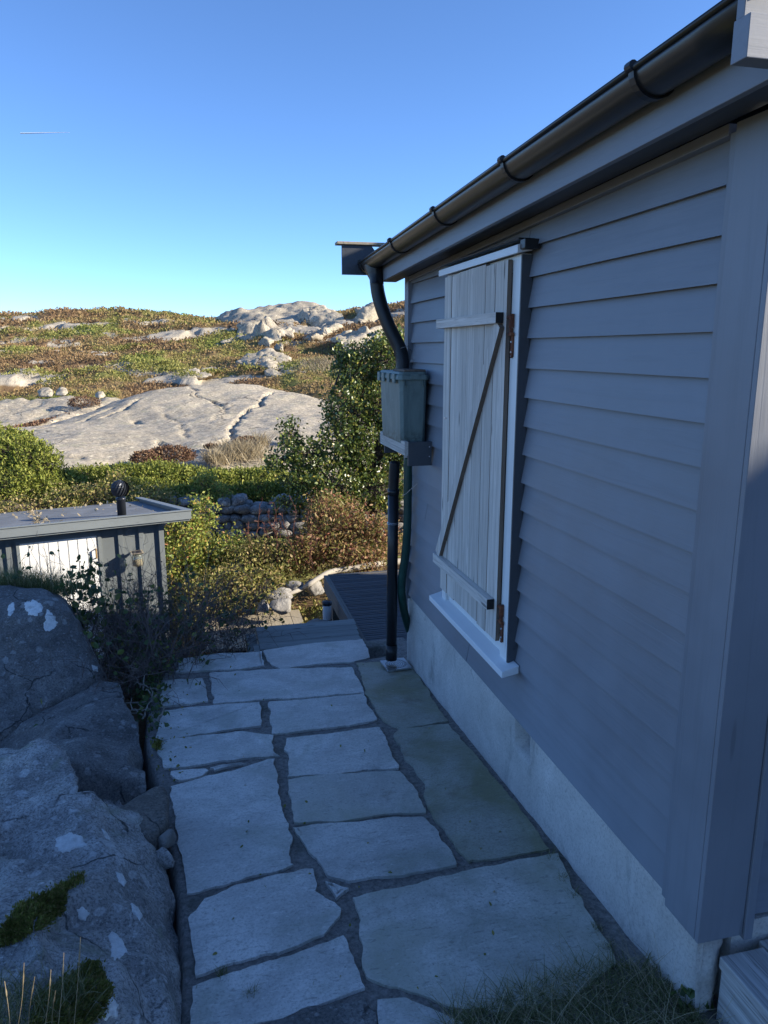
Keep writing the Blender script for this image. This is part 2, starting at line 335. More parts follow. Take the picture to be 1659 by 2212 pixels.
n = NM('jar_glass'); n.p.inputs['Transmission Weight'].default_value = .85; M['glass'] = n.done((.8, .85, .75), .08, 0, .5)
M['amber'] = simple('amber_filling', (.30, .19, .07), .6)
M['solar'] = simple('solar_cell', (.05, .045, .05), .2)
M['white_tube'] = simple('milky_lamp_tube', (.75, .76, .76), .4, 0, .5, .05)
M['dark'] = simple('dark_void', (.015, .015, .016), .9)

# ------------------------------------------------------------------ numpy scatter meshes
def np_mesh(name, V, F, m, parent=None, smooth=False):
    me = bpy.data.meshes.new(name); V = np.asarray(V, np.float32); F = np.asarray(F, np.int32)
    off = Vector((0,0,0)); p = parent
    while p: off += p.location; p = p.parent
    V = V - np.array(off, np.float32)
    nf, k = F.shape
    me.vertices.add(len(V)); me.vertices.foreach_set('co', V.ravel())
    me.loops.add(nf * k); me.loops.foreach_set('vertex_index', F.ravel())
    me.polygons.add(nf); me.polygons.foreach_set('loop_start', np.arange(0, nf * k, k, dtype=np.int32))
    me.update(calc_edges=True); me.materials.append(m)
    if smooth: me.shade_smooth()
    o = bpy.data.objects.new(name, me); col.objects.link(o)
    if parent: o.parent = parent
    return o
def unit(a): return a / np.maximum(1e-9, np.linalg.norm(a, axis=-1, keepdims=True))
def leaves(P, size, up=.3, aspect=.55, fold=.25, dirs=None, var=.4):
    """each leaf: 6 verts, 4 tris, folded along its midrib"""
    P = np.asarray(P, float); n = len(P)
    s = np.asarray(size) * (1 + var * (rng.random(n) * 2 - 1))
    d = unit(rng.normal(size=(n, 3)) + np.array([0, 0, up])) if dirs is None else unit(dirs + rng.normal(size=(n, 3)) * .35)
    a = unit(np.cross(d, rng.normal(size=(n, 3)))); nn = np.cross(d, a)
    sx = s[:, None]; w_ = aspect * .5
    v = np.stack([P, P + d*sx*.35 + a*sx*w_ + nn*sx*fold*w_, P + d*sx*.75 + a*sx*w_*.75 + nn*sx*fold*w_, P + d*sx,
                  P + d*sx*.75 - a*sx*w_*.75 + nn*sx*fold*w_, P + d*sx*.35 - a*sx*w_ + nn*sx*fold*w_], 1)
    b = (np.arange(n) * 6)[:, None]
    f = np.concatenate([b + np.array([0,1,2]), b + np.array([0,2,3]), b + np.array([0,3,4]), b + np.array([0,4,5])])
    return v.reshape(-1, 3), f
def flakes(P, size, up=.3, aspect=.6, var=.4):
    P = np.asarray(P, float); n = len(P); s = (np.asarray(size) * (1 + var * (rng.random(n) * 2 - 1)))[:, None]
    d = unit(rng.normal(size=(n, 3)) + np.array([0, 0, up])); a = unit(np.cross(d, rng.normal(size=(n, 3))))
    v = np.stack([P, P + d*s*.5 + a*s*aspect*.5, P + d*s, P + d*s*.5 - a*s*aspect*.5], 1); b = (np.arange(n) * 4)[:, None]
    return v.reshape(-1, 3), b + np.array([0, 1, 2, 3])
def blades(P, h, wd, lean=.35, seg=4, dirs=None, curl=.6):
    """grass blades: bent tapering ribbons"""
    P = np.asarray(P, float); n = len(P); H = h * (0.5 + rng.random(n)); an = rng.random(n) * 2 * np.pi
    ld = np.stack([np.cos(an), np.sin(an), np.zeros(n)], 1) * (lean * (0.3 + rng.random(n)))[:, None]
    if dirs is not None: ld = ld + dirs
    sd_ = unit(np.stack([-np.sin(an + rng.normal(size=n)), np.cos(an + rng.normal(size=n)), np.zeros(n)], 1))
    V = []
    for i in range(seg + 1):
        t = i / seg
        c = P + np.array([0, 0, 1.]) * (H * t * (1 - .35 * curl * t))[:, None] + ld * (H * (t + curl * t * t))[:, None]
        ww = wd * (1 - t) ** .7 * .5 + wd * .05
        V += [c - sd_ * ww, c + sd_ * ww]
    V = np.stack(V, 1); k = 2 * (seg + 1); b = (np.arange(n) * k)[:, None]
    f = np.concatenate([b + np.array([2*i, 2*i+1, 2*i+3, 2*i+2]) for i in range(seg)])
    return V.reshape(-1, 3), f
def in_ellipsoids(ells, n, shell=.0):
    out = []; vol = np.array([e[1][0]*e[1][1]*e[1][2] for e in ells]) ** .8; vol = vol / vol.sum()
    for e, p in zip(ells, vol):
        k = max(1, int(n * p)); d = unit(rng.normal(size=(k, 3))); r = rng.random(k) ** (1/3.) * (1 - shell) + shell
        r = r * (0.85 + .3 * rng.random(k)); out.append(np.array(e[0]) + d * r[:, None] * np.array(e[1]))
    return np.concatenate(out)
def wiggle(p0, p1, n, amp):
    p0 = np.array(p0, float); p1 = np.array(p1, float); L = np.linalg.norm(p1 - p0); pts = []; j = np.zeros(3)
    for i in range(n + 1):
        t = i / n
        if 0 < i < n: j = j + rng.normal(size=3) * amp * L / n
        pts.append(p0 + (p1 - p0) * t + j * math.sin(math.pi * t) ** .5 if 0 < i < n else p0 + (p1 - p0) * t)
    return pts
def bush(name, base, ells, ncl, per, lsize, cl_r, leafmat, twigmat, label, cat, group=None, shell=.35, twig_r=.006, trunk_r=.03, up=.3, aspect=.55, part='foliage', sub=1, extra=None):
    base = Vector(base); root = empty(name, base, label, cat, group)
    C = in_ellipsoids(ells, ncl, shell)
    tb = MB(); hubs = [np.array(e[0]) for e in ells]
    for hb, e in zip(hubs, ells):
        b0 = np.array(base) + rng.normal(size=3) * [.08, .08, 0]
        pts = wiggle(b0, hb, 6, .25); tb.tube(pts, [trunk_r * (1 - .75 * i / 6) for i in range(7)], 6)
    for c in C[::sub]:
        k = min(range(len(hubs)), key=lambda i: np.linalg.norm(hubs[i] - c))
        st = hubs[k] * .6 + np.array(base) * .4 if rng.random() < .3 else hubs[k] + rng.normal(size=3) * .1 * ells[k][1][0]
        pts = wiggle(st, c + (c - st) * .08, 4, .25); tb.tube(pts, [twig_r * (1 - .2 * i) for i in range(5)], 3, False)
    tb.build('trunk' if trunk_r > .025 else 'stems', twigmat, root)
    L = np.repeat(C, per, 0) + rng.normal(size=(len(C) * per, 3)) * cl_r
    if extra is not None: L = np.concatenate([L, extra])
    V, Fc = leaves(L, lsize, up, aspect); np_mesh(part, V, Fc, leafmat, root)
    return root

# ------------------------------------------------------------------ height noise
_T = np.random.default_rng(3).random((256, 256))
def vn(x, y):
    xi = np.floor(x).astype(int); yi = np.floor(y).astype(int); fx = x - xi; fy = y - yi
    fx = fx*fx*(3-2*fx); fy = fy*fy*(3-2*fy); a = _T[xi & 255, yi & 255]; b = _T[(xi+1) & 255, yi & 255]; c = _T[xi & 255, (yi+1) & 255]; d = _T[(xi+1) & 255, (yi+1) & 255]
    return (a*(1-fx)+b*fx)*(1-fy) + (c*(1-fx)+d*fx)*fy
def fbm(x, y, o=4, g=.5):
    s = 0; a = 1; t = 0
    for i in range(o): s = s + a * vn(x * 2**i + 17.3*i, y * 2**i + 5.1*i); t += a; a *= g
    return s / t
def sstep(x, a, b): t = np.clip((x - a) / (b - a), 0, 1); return t*t*(3-2*t)
class TPS:
    def __init__(s, P, lam=.02):
        P = np.array([tuple(p) for p in P], float); s.X = P[:, :2]; z = P[:, 2]; n = len(P)
        K = s.k(s.X); A = np.zeros((n+3, n+3)); A[:n, :n] = K + lam*np.eye(n); A[:n, n] = 1; A[:n, n+1:] = s.X; A[n, :n] = 1; A[n+1:, :n] = s.X.T
        s.w = np.linalg.solve(A, np.concatenate([z, [0,0,0]]))
    def k(s, Q):
        r = np.linalg.norm(Q[:, None] - s.X[None], axis=2); return r           # biharmonic-like, no overshoot
    def __call__(s, x, y):
        Q = np.stack([np.ravel(x), np.ravel(y)], 1); out = np.empty(len(Q))
        for i in range(0, len(Q), 20000): q = Q[i:i+20000]; out[i:i+20000] = s.k(q) @ s.w[:-3] + s.w[-3] + q @ s.w[-2:]
        return out.reshape(np.shape(x))
HX, HY = math.sin(YAW), math.cos(YAW)
def lf(l, f, z): return (l * HY + f * HX, -l * HX + f * HY, z)           # lateral / forward -> world

ctl = [at(*p) for p in [
 (-900,720,75),(-400,700,74),(0,690,73),(100,684,70),(220,679,68),(330,686,68),(420,698,72),(470,699,70),(560,700,60),(640,700,58),(720,690,60),(800,676,60),(900,662,60),(1200,650,60),(1700,640,60),(2600,640,60),
 (-500,765,50),(0,762,48),(150,750,50),(300,748,50),(500,745,47),(600,765,44),(700,765,42),(900,752,40),(1400,750,40),(2200,750,40),
 (-500,830,34),(0,832,34),(300,820,36),(450,806,38),(560,806,37),(640,812,34),(720,832,31),(1000,820,30),(1500,820,30)]]
ctl += [lf(*p) for p in [(-30,100,-4),(0,100,-4),(40,100,-4),(-60,90,-3),(80,90,0),
 (-22,28,-3.0),(-14,31,-2.3),(-8,33,-2.0),(-2,33,-2.0),(2,30,-2.2),(8,27,-1.9),(16,26,-1.7),
 (-20,20,-3.2),(-10,20,-3.7),(-10,26,-3.4),(-4,20,-3.6),(-4,27,-3.2),(1,20,-3.2),(6,20,-2.6),(14,18,-2.6),
 (-14,15,-3.0),(-9,15,-3.0),(-6,14.6,-2.95),(-3.5,14.4,-2.95),(-1,14.4,-2.95),(1,14.5,-3.0),(4,15,-2.9),(8,15,-2.9),
 (-9,12.6,-3.7),(-5,12.6,-3.5),(-3,12.6,-3.4),(-1,12.6,-3.35),(1,12.6,-3.3),(4,12.6,-3.2),(8,12,-3.2),
 (-9,9,-4.0),(-5,9,-4.0),(-3,9,-3.8),(-1.5,9.5,-3.5),(-.5,9.3,-3.3),(1.5,9,-3.3),(4,9,-3.2),(-6,7,-3.4),(-9,5,-2.8),(12,8,-3)]]
ctl += [(-1.2,7.2,-3.1),(.4,7.6,-3.4),(1.2,7.6,-3.4),(.5,9.2,-3.62),(1.2,9.5,-3.58),(2,10,-3.5),(3,7.5,-3.2),(-2.6,6.4,-2.9),(-.6,6.3,-2.62),(-3,4.5,-2.5),(-1,5.2,-2.6),(-1.5,3,-2.5),(-.3,4,-2.62),(0,2.2,-2.5),(1,5.5,-2.65),(1,4,-2.6),(1,2,-2.5),
        (1.8,2,-2.5),(2.5,4,-2.6),(0,0,-2.4),(-3,0,-2.3),(3,0,-2.5),(5,3,-2.5),(8,5,-2.7),(-8,0,-2.3),(0,-6,-2.3),(8,-6,-2.3),(-10,-8,-2.0),(14,0,-2.3)]
base = TPS(ctl)
def ray_hit(px, py, fn, lo=8, hi=90):
    r = ray(px, py)
    for d in np.arange(lo, hi, .25):
        p = r * float(d)
        if p.z < float(fn(np.array([p.x]), np.array([p.y]))[0]): return p
    return r * 60.0
blobs = []                                                      # slabs of bare rock on the hillside: centre, half length, half depth
for px, py, hl, hd in [(385,732,5.5,2.6),(440,728,4,2),(60,715,5,2.2),(15,696,4,3),(180,705,4,2),(90,768,3.6,1.0),(190,762,3,1.2),(250,770,2.5,1),(120,790,3.2,.8),
                       (300,700,3,2),(360,706,3,1.5),(260,720,2,.8),(430,805,1.3,.5),(600,722,3,3),(560,690,4,3),(700,705,3,3),(820,690,4,3),(860,720,3,2),(650,805,1.2,.4),(320,815,1.4,.4),(150,745,2.4,.8),(540,740,2,1.5),(640,745,3,1.2)]:
    h = ray_hit(px, py, base); blobs.append((h.x, h.y, hl, hd))
def rockmask(x, y):
    l = x * HY - y * HX; f = x * HX + y * HY
    wx = l + 2.2 * (fbm(l*.35+9, f*.35, 3) - .5) * 2; wy = f + 1.4 * (fbm(l*.5, f*.5+40, 3) - .5) * 2
    m = sstep(fbm(wx*.16, wy*.30 + 7, 5, .55), .66, .72) * sstep(f, 19, 23)
    for bx, by, hl, hd in blobs:
        bl = bx * HY - by * HX; bf = bx * HX + by * HY
        r = np.sqrt(((wx - bl) / hl)**2 + ((wy - bf) / hd)**2); m = np.maximum(m, 1 - sstep(r, .6, .85))
    return m
def ground_z(x, y, m=None):
    f = x * HX + y * HY; l = x * HY - y * HX
    if m is None: m = rockmask(x, y)
    z = base(np.clip(x, -60, 90), np.clip(y, -10, 110))
    far = sstep(f, 12, 24)
    heath = (fbm(x*1.1, y*1.1, 4, .55) - .5) * .55 + (fbm(x*.25, y*.25, 3) - .5) * 1.0
    q = l*.5 + f*.13; step_ = np.floor(q*1.3 + 2*fbm(l*.2, f*.25, 2)); rk = .0 + (_T[(step_.astype(int)*7) & 255, (np.floor(f*.28 + fbm(l*.3, f*.3, 2)*2).astype(int)*3) & 255] - .4) * .5 + (fbm(x*.7, y*.7, 4) - .5) * .35
    z = z + far * ((heath + .10) * (1 - m) + rk * m) + (1 - far) * (fbm(x*1.5, y*1.5, 3) - .5) * .12
    o = np.maximum(np.abs(x) - 90, 0) + np.maximum(y - 100, 0) + np.maximum(-y - 10, 0)
    return z - np.minimum(o * .12, 6) * sstep(o, 0, 20)
def grow(a, b, s0, g):
    out = [a]; s_ = s0
    while out[-1] < b: out.append(out[-1] + s_); s_ *= g
    return out
xp = grow(0, 48, .16, 1.0075); xn = [-v for v in grow(0, 48, .16, 1.0075)][1:]
xs = np.array(sorted([-4000, -1500, -500, -200, -120, -80, -60] + xn + xp + [60, 80, 120, 200, 500, 1500, 4000]))
ys = np.array([-4000, -1000, -300, -100, -40, -15, -6, -2] + grow(0, 90, .14, 1.0042) + [100, 115, 150, 250, 600, 1500, 5000])
GX, GY = np.meshgrid(xs, ys, indexing='ij'); RM = rockmask(GX, GY); GZ = ground_z(GX, GY, RM)
def grid_mesh(name, X, Y, Z, m, smooth=True):
    a, b = X.shape; V = np.stack([X.ravel(), Y.ravel(), Z.ravel()], 1)
    i = (np.arange(a-1)[:, None] * b + np.arange(b-1)[None]).ravel(); F = np.stack([i, i+b, i+b+1, i+1], 1)
    return np_mesh(name, V, F, m, None, smooth)
ground = grid_mesh('ground', GX, GY, GZ, M['ground']); tag(ground, kind='structure')
ra = ground.data.attributes.new('rock', 'FLOAT', 'POINT'); ra.data.foreach_set('value', RM.ravel().astype(np.float32))

# ------------------------------------------------------------------ the smooth whaleback rock below the heath
dome = TPS([at(*p) for p in [(-300,1010,17),(-150,1000,17),(60,1005,17),(160,1040,16),(300,1015,17),(420,1010,17.5),(500,1000,18),(620,968,19.3),(720,935,21),(820,930,22),
 (-200,965,19.5),(0,955,20),(110,945,20.5),(220,930,21.5),(350,925,22),(450,915,22.5),(560,912,23),(690,895,24.5),(800,895,25),
 (-100,945,23.5),(40,932,24),(130,906,25.5),(250,868,27.5),(330,849,29),(420,836,30),(500,831,30.5),(560,834,30.3),(592,848,29.5),(640,858,28.8),(700,868,28),(780,885,27)]]
 + [lf(*p) for p in [(-20,17,-4.3),(-18,24,-4.2),(-16,29,-4),(-12,32,-3),(-8,34,-2.6),(-4,35,-2.6),(0,34,-3),(4,30,-3.6),(3,22,-4.2),(2,17.5,-4),(-6,14.5,-3.8),(-1,15.5,-3.8),(-12,14.5,-3.9)]], .05)
ll, ff = np.meshgrid(np.arange(-19, 3.5, .085), np.arange(14.8, 34, .085), indexing='ij')
DX = ll * HY + ff * HX; DY = -ll * HX + ff * HY; DZ = dome(DX, DY)
DZ = DZ + (fbm(ll*.35, ff*.35, 4) - .5) * .45 + (fbm(ll*2.2+3, ff*2.2, 4, .6) - .5) * .10
def crack(pts, wd, dp):
    global DZ
    W = [dpt for dpt in pts]; best = np.full(DX.shape, 9.0)
    jx = (fbm(ll*2.2, ff*2.2+3, 4) - .5) * .4; jy = (fbm(ll*2.2+30, ff*2.2, 4) - .5) * .4
    for (ax, ay), (bx, by) in zip(W[:-1], W[1:]):
        dx, dy = bx-ax, by-ay; t = np.clip(((DX+jx-ax)*dx + (DY+jy-ay)*dy) / (dx*dx+dy*dy), 0, 1)
        best = np.minimum(best, np.hypot(DX+jx-ax-t*dx, DY+jy-ay-t*dy))
    DZ = DZ - dp * (1 - sstep(best, wd*.4, wd))
def dh(px, py): p = ray_hit(px, py, dome, 15, 34); return (p.x, p.y)
crack([dh(*p) for p in [(592,850),(560,872),(545,880),(520,905),(505,925),(490,950),(478,975)]], .085, .17)
crack([dh(*p) for p in [(400,838),(430,850),(460,862),(490,880)]], .06, .10)
crack([dh(*p) for p in [(60,985),(140,992),(175,995)]], .10, .14)
crack([dh(*p) for p in [(300,870),(250,895),(215,905)]], .12, .10)
crack([dh(*p) for p in [(360,895),(390,915),(400,940)]], .07, .06)
crack([dh(*p) for p in [(290,905),(305,912)]], .1, .12)
crack([dh(*p) for p in [(345,950),(370,990),(420,1010)]], .12, .12)
crack([dh(*p) for p in [(500,870),(470,900),(455,915)]], .06, .05)
crack([dh(*p) for p in [(30,940),(150,915),(240,885)]], .09, .06)
side = (ll - (-5.3)) ; 
rock_dome = grid_mesh('rock_outcrop', DX, DY, DZ, M['sunrock'])
tag(rock_dome, 'broad smooth whaleback of pale bare granite below the heather hillside', 'rock outcrop')
def dome_xyz(l, f): x, y, _ = lf(l, f, 0); return x, y, float(dome(np.array([x]), np.array([y]))[0])

# ------------------------------------------------------------------ boulders
def boulder(name, pts, m, label, cat='boulder', vox=.04, amp=.05, sc_n=2.5, smooth=6, group=None, facet=0, parent=None, cuts=26, cut=None):
    bm = bmesh.new()
    for p in pts: bm.verts.new(p)
    r = bmesh.ops.convex_hull(bm, input=bm.verts); bmesh.ops.delete(bm, geom=[v for v in bm.verts if not v.link_faces], context='VERTS')
    me = bpy.data.meshes.new(name); bm.to_mesh(me); bm.free()
    o = bpy.data.objects.new(name, me); col.objects.link(o)
    rm = o.modifiers.new('r', 'REMESH'); rm.mode = 'VOXEL'; rm.voxel_size = vox
    sm = o.modifiers.new('s', 'SMOOTH'); sm.iterations = smooth; sm.factor = .5
    dg = bpy.context.evaluated_depsgraph_get(); me2 = bpy.data.meshes.new_from_object(o.evaluated_get(dg))
    o.modifiers.clear(); o.data = me2; me2.name = name
    n_ = len(me2.vertices); co = np.empty(n_*3, np.float32); me2.vertices.foreach_get('co', co); co = co.reshape(-1, 3)
    nr = np.empty(n_*3, np.float32); me2.vertices.foreach_get('normal', nr); nr = nr.reshape(-1, 3)
    if cuts and len(pts) != 16 and vox > .015:                       # split-off faces: flat planes shaved from the surface
        cr = np.random.default_rng(int(abs(co[:, 0].sum() * 10)) % 9973 + n_ % 97); cd = cut or vox * 1.6
        for q in range(cuts):
            k = cr.integers(n_); nn_ = unit(nr[k] + cr.normal(size=3) * .22); d_ = co[k] @ nn_ - cr.uniform(.4, 1.3) * cd; rr_ = cr.uniform(7, 18) * vox; dist = np.linalg.norm(co - co[k], axis=1); wq = 1 - np.clip((dist - rr_ * .8) / (rr_ * .2), 0, 1)
            sv = np.clip(co @ nn_ - d_, 0, 2.2 * cd) * wq; co = co - sv[:, None] * nn_
    ds = np.empty(n_, np.float32)
    for i in range(n_):
        v = Vector(co[i]); a = noise.fractal(v * sc_n, .9, 2.1, 5)
        b = noise.noise(v * sc_n * .5 + Vector((9, 3, 1))); ds[i] = a * .5 + b * .6 + noise.turbulence(v * sc_n * 3, 4, False) * .35
        if facet: ds[i] += facet * (noise.voronoi(Vector((v.x*sc_n*.7, v.y*sc_n*.7, v.z*sc_n*2.2)))[0][0] - .4)
    co = co + nr * (ds * amp)[:, None]
    c0 = co[:, :2].mean(0); z0 = co[:, 2].min(); org = Vector((c0[0], c0[1], z0))
    co = co - np.array(org); me2.vertices.foreach_set('co', co.astype(np.float32).ravel()); me2.shade_smooth(); me2.materials.clear(); me2.materials.append(m)
    me2.update(); o.location = org
    return tag(o, label, cat, group)
def A(*ps): return [at(*p) for p in ps]
def stone_pts(c, rx, ry, rz, n_=14, seed=0):
    rr = random.Random(seed); out = []
    for i in range(n_):
        z = rr.uniform(-1, 1); a = rr.uniform(0, 6.283); q = math.sqrt(1-z*z); e = rr.uniform(.85, 1.1)
        out.append(Vector(c) + Vector((q*math.cos(a)*rx*e, q*math.sin(a)*ry*e, z*rz*e)))
    return out

bA = boulder('boulder', A((-10,1276,5.7),(60,1274,5.75),(100,1282,5.7),(128,1312,5.5),(212,1440,5.5),(-350,1290,5.4),(150,1300,6.3),(0,1262,6.6),(200,1465,5.25),(90,1540,4.95),(0,1590,4.7),(-350,1760,4.1),(-350,1300,6.8),(230,1470,5.7),(215,1560,5.4),(0,1700,4.9)),
             M['boulder'], 'large dark boulder with three white lichen patches, in front of the grey shed', vox=.03, amp=.055, smooth=2, facet=.5)
bB = boulder('rock_slab', A((-60,1600,4.7),(20,1585,4.75),(120,1525,5.0),(215,1467,5.35),(262,1470,5.3),(290,1545,4.85),(328,1640,4.35),(338,1700,4.1),(150,1650,4.0),(-60,1700,4.2)) + [Vector((-1.4,3.6,-2.7)),Vector((-.45,3.7,-2.7)),Vector((-.8,5.2,-2.8)),Vector((-2,4.6,-2.8))],
             M['boulder'], 'dark flat rock slab sloping up beside the path below the lichen patched boulder', vox=.025, amp=.03, smooth=1, facet=.5)
bC = boulder('boulder', A((-200,1600,4.0),(0,1592,4.05),(60,1590,4.05),(105,1602,3.95),(130,1618,3.9),(160,1680,3.7),(175,1720,3.5),(60,1800,3.2),(-200,1850,3.2),(-200,1900,3.3)) + [Vector((-1.2,2.9,-2.5)),Vector((-2.2,3.0,-2.5)),Vector((-1.1,3.6,-2.5))],
             M['boulder_blue'], 'blue grey granite boulder at the left edge between the slab and the ridged boulder', vox=.025, amp=.04, smooth=1, facet=.6)
bE = boulder('boulder', A((125,1632,4.2),(190,1637,4.2),(260,1660,4.15),(325,1690,4.05),(335,1712,3.9),(260,1750,3.75),(190,1720,3.7),(130,1700,3.8)) + [Vector((-1.1,3.3,-2.5)),Vector((-.4,3.3,-2.5)),Vector((-.6,3.9,-2.6))],
             M['boulder_blue'], 'low lichen spotted rock between the flat slab and the ridged boulder', vox=.02, amp=.03, smooth=1, facet=.5)
bF = boulder('boulder', A((290,1725,3.72),(335,1697,3.85),(357,1697,3.85),(365,1712,3.8),(364,1770,3.5),(340,1800,3.4),(280,1790,3.4),(250,1750,3.55)) + [Vector((-.75,3.0,-2.5)),Vector((-.32,3.1,-2.6)),Vector((-.5,3.4,-2.6))],
             M['boulder_brown'], 'smooth brown stone wedged beside the big square flagstone', vox=.02, amp=.015, smooth=5, cuts=0)
bG = boulder('stone', [p for p in stone_pts(at(358,1795,3.42) + Vector((0,0,-.06)), .05, .07, .06, seed=4)], M['palestone'], 'small rounded stone in the gap beside the big square flagstone', 'stone', .012, .01, 6, 3)
bH = boulder('stone', [p for p in stone_pts(at(352,1840,3.3) + Vector((-.02,0,-.07)), .075, .08, .09, seed=9)], M['boulder_blue'], 'larger grey stone below the small rounded one in the gap', 'stone', .014, .012, 6, 3)
bD = boulder('boulder', A((-300,1780,2.9),(0,1775,3.1),(90,1722,3.35),(155,1712,3.4),(198,1706,3.42),(222,1735,3.4),(212,1830,3.08),(225,1920,2.85),(240,1985,2.7),(262,2080,2.48),(320,2230,2.2),
                          (0,2250,1.95),(-400,2300,1.9),(300,1775,3.5),(345,1850,3.38),(392,1935,3.22),(408,2010,3.08),(412,2110,2.9),(418,2230,2.7),(0,1990,2.45))
             + [Vector((-.2,1.9,-2.6)),Vector((-.28,2.9,-2.7)),Vector((-.55,3.3,-2.7)),Vector((-1.4,3,-2.7)),Vector((-1.3,1.2,-2.5)),Vector((-.4,1.4,-2.5))],
             M['boulder_blue'], 'huge ridged grey boulder with moss and a white lichen disc at lower left', vox=.024, amp=.06, smooth=1, facet=.8)

def bvh(o):
    me = o.data; mw = o.location; return BVHTree.FromPolygons([v.co + mw for v in me.vertices], [tuple(p.vertices) for p in me.polygons])
def cast(t, px, py):
    r = ray(px, py); h = t.ray_cast(Vector((0,0,0)), r.normalized()); return h[0], h[1]
def patch(o, t, outline, name, m, lift=.004, step=3.0, jit=1.6):
    """a thin crust lying on a boulder: fans of small faces on the surface"""
    cx = sum(p[0] for p in outline) / len(outline); cy = sum(p[1] for p in outline) / len(outline)
    ring = []; N = 64
    def edge(a):
        best = 0
        for (x0, y0), (x1, y1) in zip(outline, outline[1:] + outline[:1]):
            dx, dy = math.cos(a), math.sin(a); ex, ey = x1-x0, y1-y0; det = dx*(-ey) + dy*ex
            if abs(det) < 1e-9: continue
            t_ = ((x0-cx)*(-ey) + (y0-cy)*ex) / det; u = (dx*(y0-cy) - dy*(x0-cx)) / det
            if t_ > 0 and -1e-6 <= u <= 1+1e-6: best = max(best, t_)
        return best
    mb = MB(); K = 6; rows = []
    for j in range(1, K+1):
        row = []
        for i in range(N):
            a = 2*math.pi*i/N; r_ = edge(a) * (1 + .30*noise.fractal(Vector((math.cos(a)*1.7 + cx, math.sin(a)*1.7 + cy, 0)), .7, 2.2, 4)) * j / K
            h, nn = cast(t, cx + math.cos(a)*r_, cy + math.sin(a)*r_)
            if h is None: return None
            row.append(h + nn * (lift if j < K else -.003))
        rows.append(row)
    h, nn = cast(t, cx, cy); V = [h + nn*lift] + [p for r in rows for p in r]
    Fc = [(0, 1+i, 1+(i+1) % N) for i in range(N)]
    for j in range(K-1):
        for i in range(N): a = 1+j*N+i; b = 1+j*N+(i+1) % N; Fc.append((a, a+N, b+N, b))
    mb.add(V, Fc); return mb.build(name, m, o, True)
tA, tD, tC = bvh(bA), bvh(bD), bvh(bC)
for ol in [[(52,1300),(72,1294),(88,1302),(92,1318),(80,1330),(60,1330),(52,1316)], [(18,1304),(30,1300),(33,1315),(24,1332),(16,1330)], [(100,1312),(112,1322),(126,1345),(115,1362),(100,1365),(92,1352),(98,1335)], [(198,1436),(210,1440),(212,1452),(200,1450)]]:
    patch(bA, tA, ol, 'lichen_patch', M['lichen'])
for ol in [[(232,2022),(252,2014),(268,2030),(276,2060),(258,2075),(238,2068),(240,2045)], [(215,2160),(240,2150),(258,2170),(252,2195),(228,2205),(212,2190)], [(122,1812),(150,1798),(185,1812),(195,1826),(160,1836),(135,1846),(118,1830)], [(250,1885),(262,1886),(272,1905),(268,1916),(256,1905)],
           [(282,1950),(296,1958),(310,1982),(300,1985),(286,1970)], [(218,1790),(228,1796),(238,1814),(230,1812)], [(165,1962),(180,1958),(195,1972),(185,1990),(168,1985)]]:
    patch(bD, tD, ol, 'lichen_patch', M['lichen'])
def moss(o, t, area, n_, sz, label, seed_out=None):
    P = []; D_ = []
    xs_ = [p[0] for p in area]; ys_ = [p[1] for p in area]
    def inside(x, y):
        c = False
        for (x0, y0), (x1, y1) in zip(area, area[1:] + area[:1]):
            if (y0 > y) != (y1 > y) and x < (x1-x0)*(y-y0)/(y1-y0) + x0: c = not c
        return c
    while len(P) < n_:
        x = rng.uniform(min(xs_), max(xs_)); y = rng.uniform(min(ys_), max(ys_))
        if not inside(x + rng.normal()*5, y + rng.normal()*5): continue
        h, nn = cast(t, x, y)
        if h is None: continue
        hgt = .018 * abs(math.sin(x*.11) * math.sin(y*.13)) + .004
        P.append(h + nn * hgt * random.random()); D_.append(nn)
    V, Fc = leaves(np.array([tuple(p) for p in P]), sz, 0, .4, dirs=np.array([tuple(d) for d in D_]) * 1.2)
    o_ = np_mesh('moss', V, Fc, M['moss']); tag(o_, label, 'moss', kind='stuff')
moss(bD, tD, [(0,2022),(40,1965),(90,1940),(140,1915),(182,1890),(175,1905),(140,1925),(128,1965),(90,2000),(40,2030),(0,2050)], 11000, .011, 'olive moss cushion running along the cleft of the ridged boulder')
moss(bD, tD, [(80,2160),(130,2125),(190,2085),(212,2082),(222,2115),(240,2150),(220,2180),(190,2212),(60,2230)], 11000, .011, 'dark moss cushion near the base of the ridged boulder')

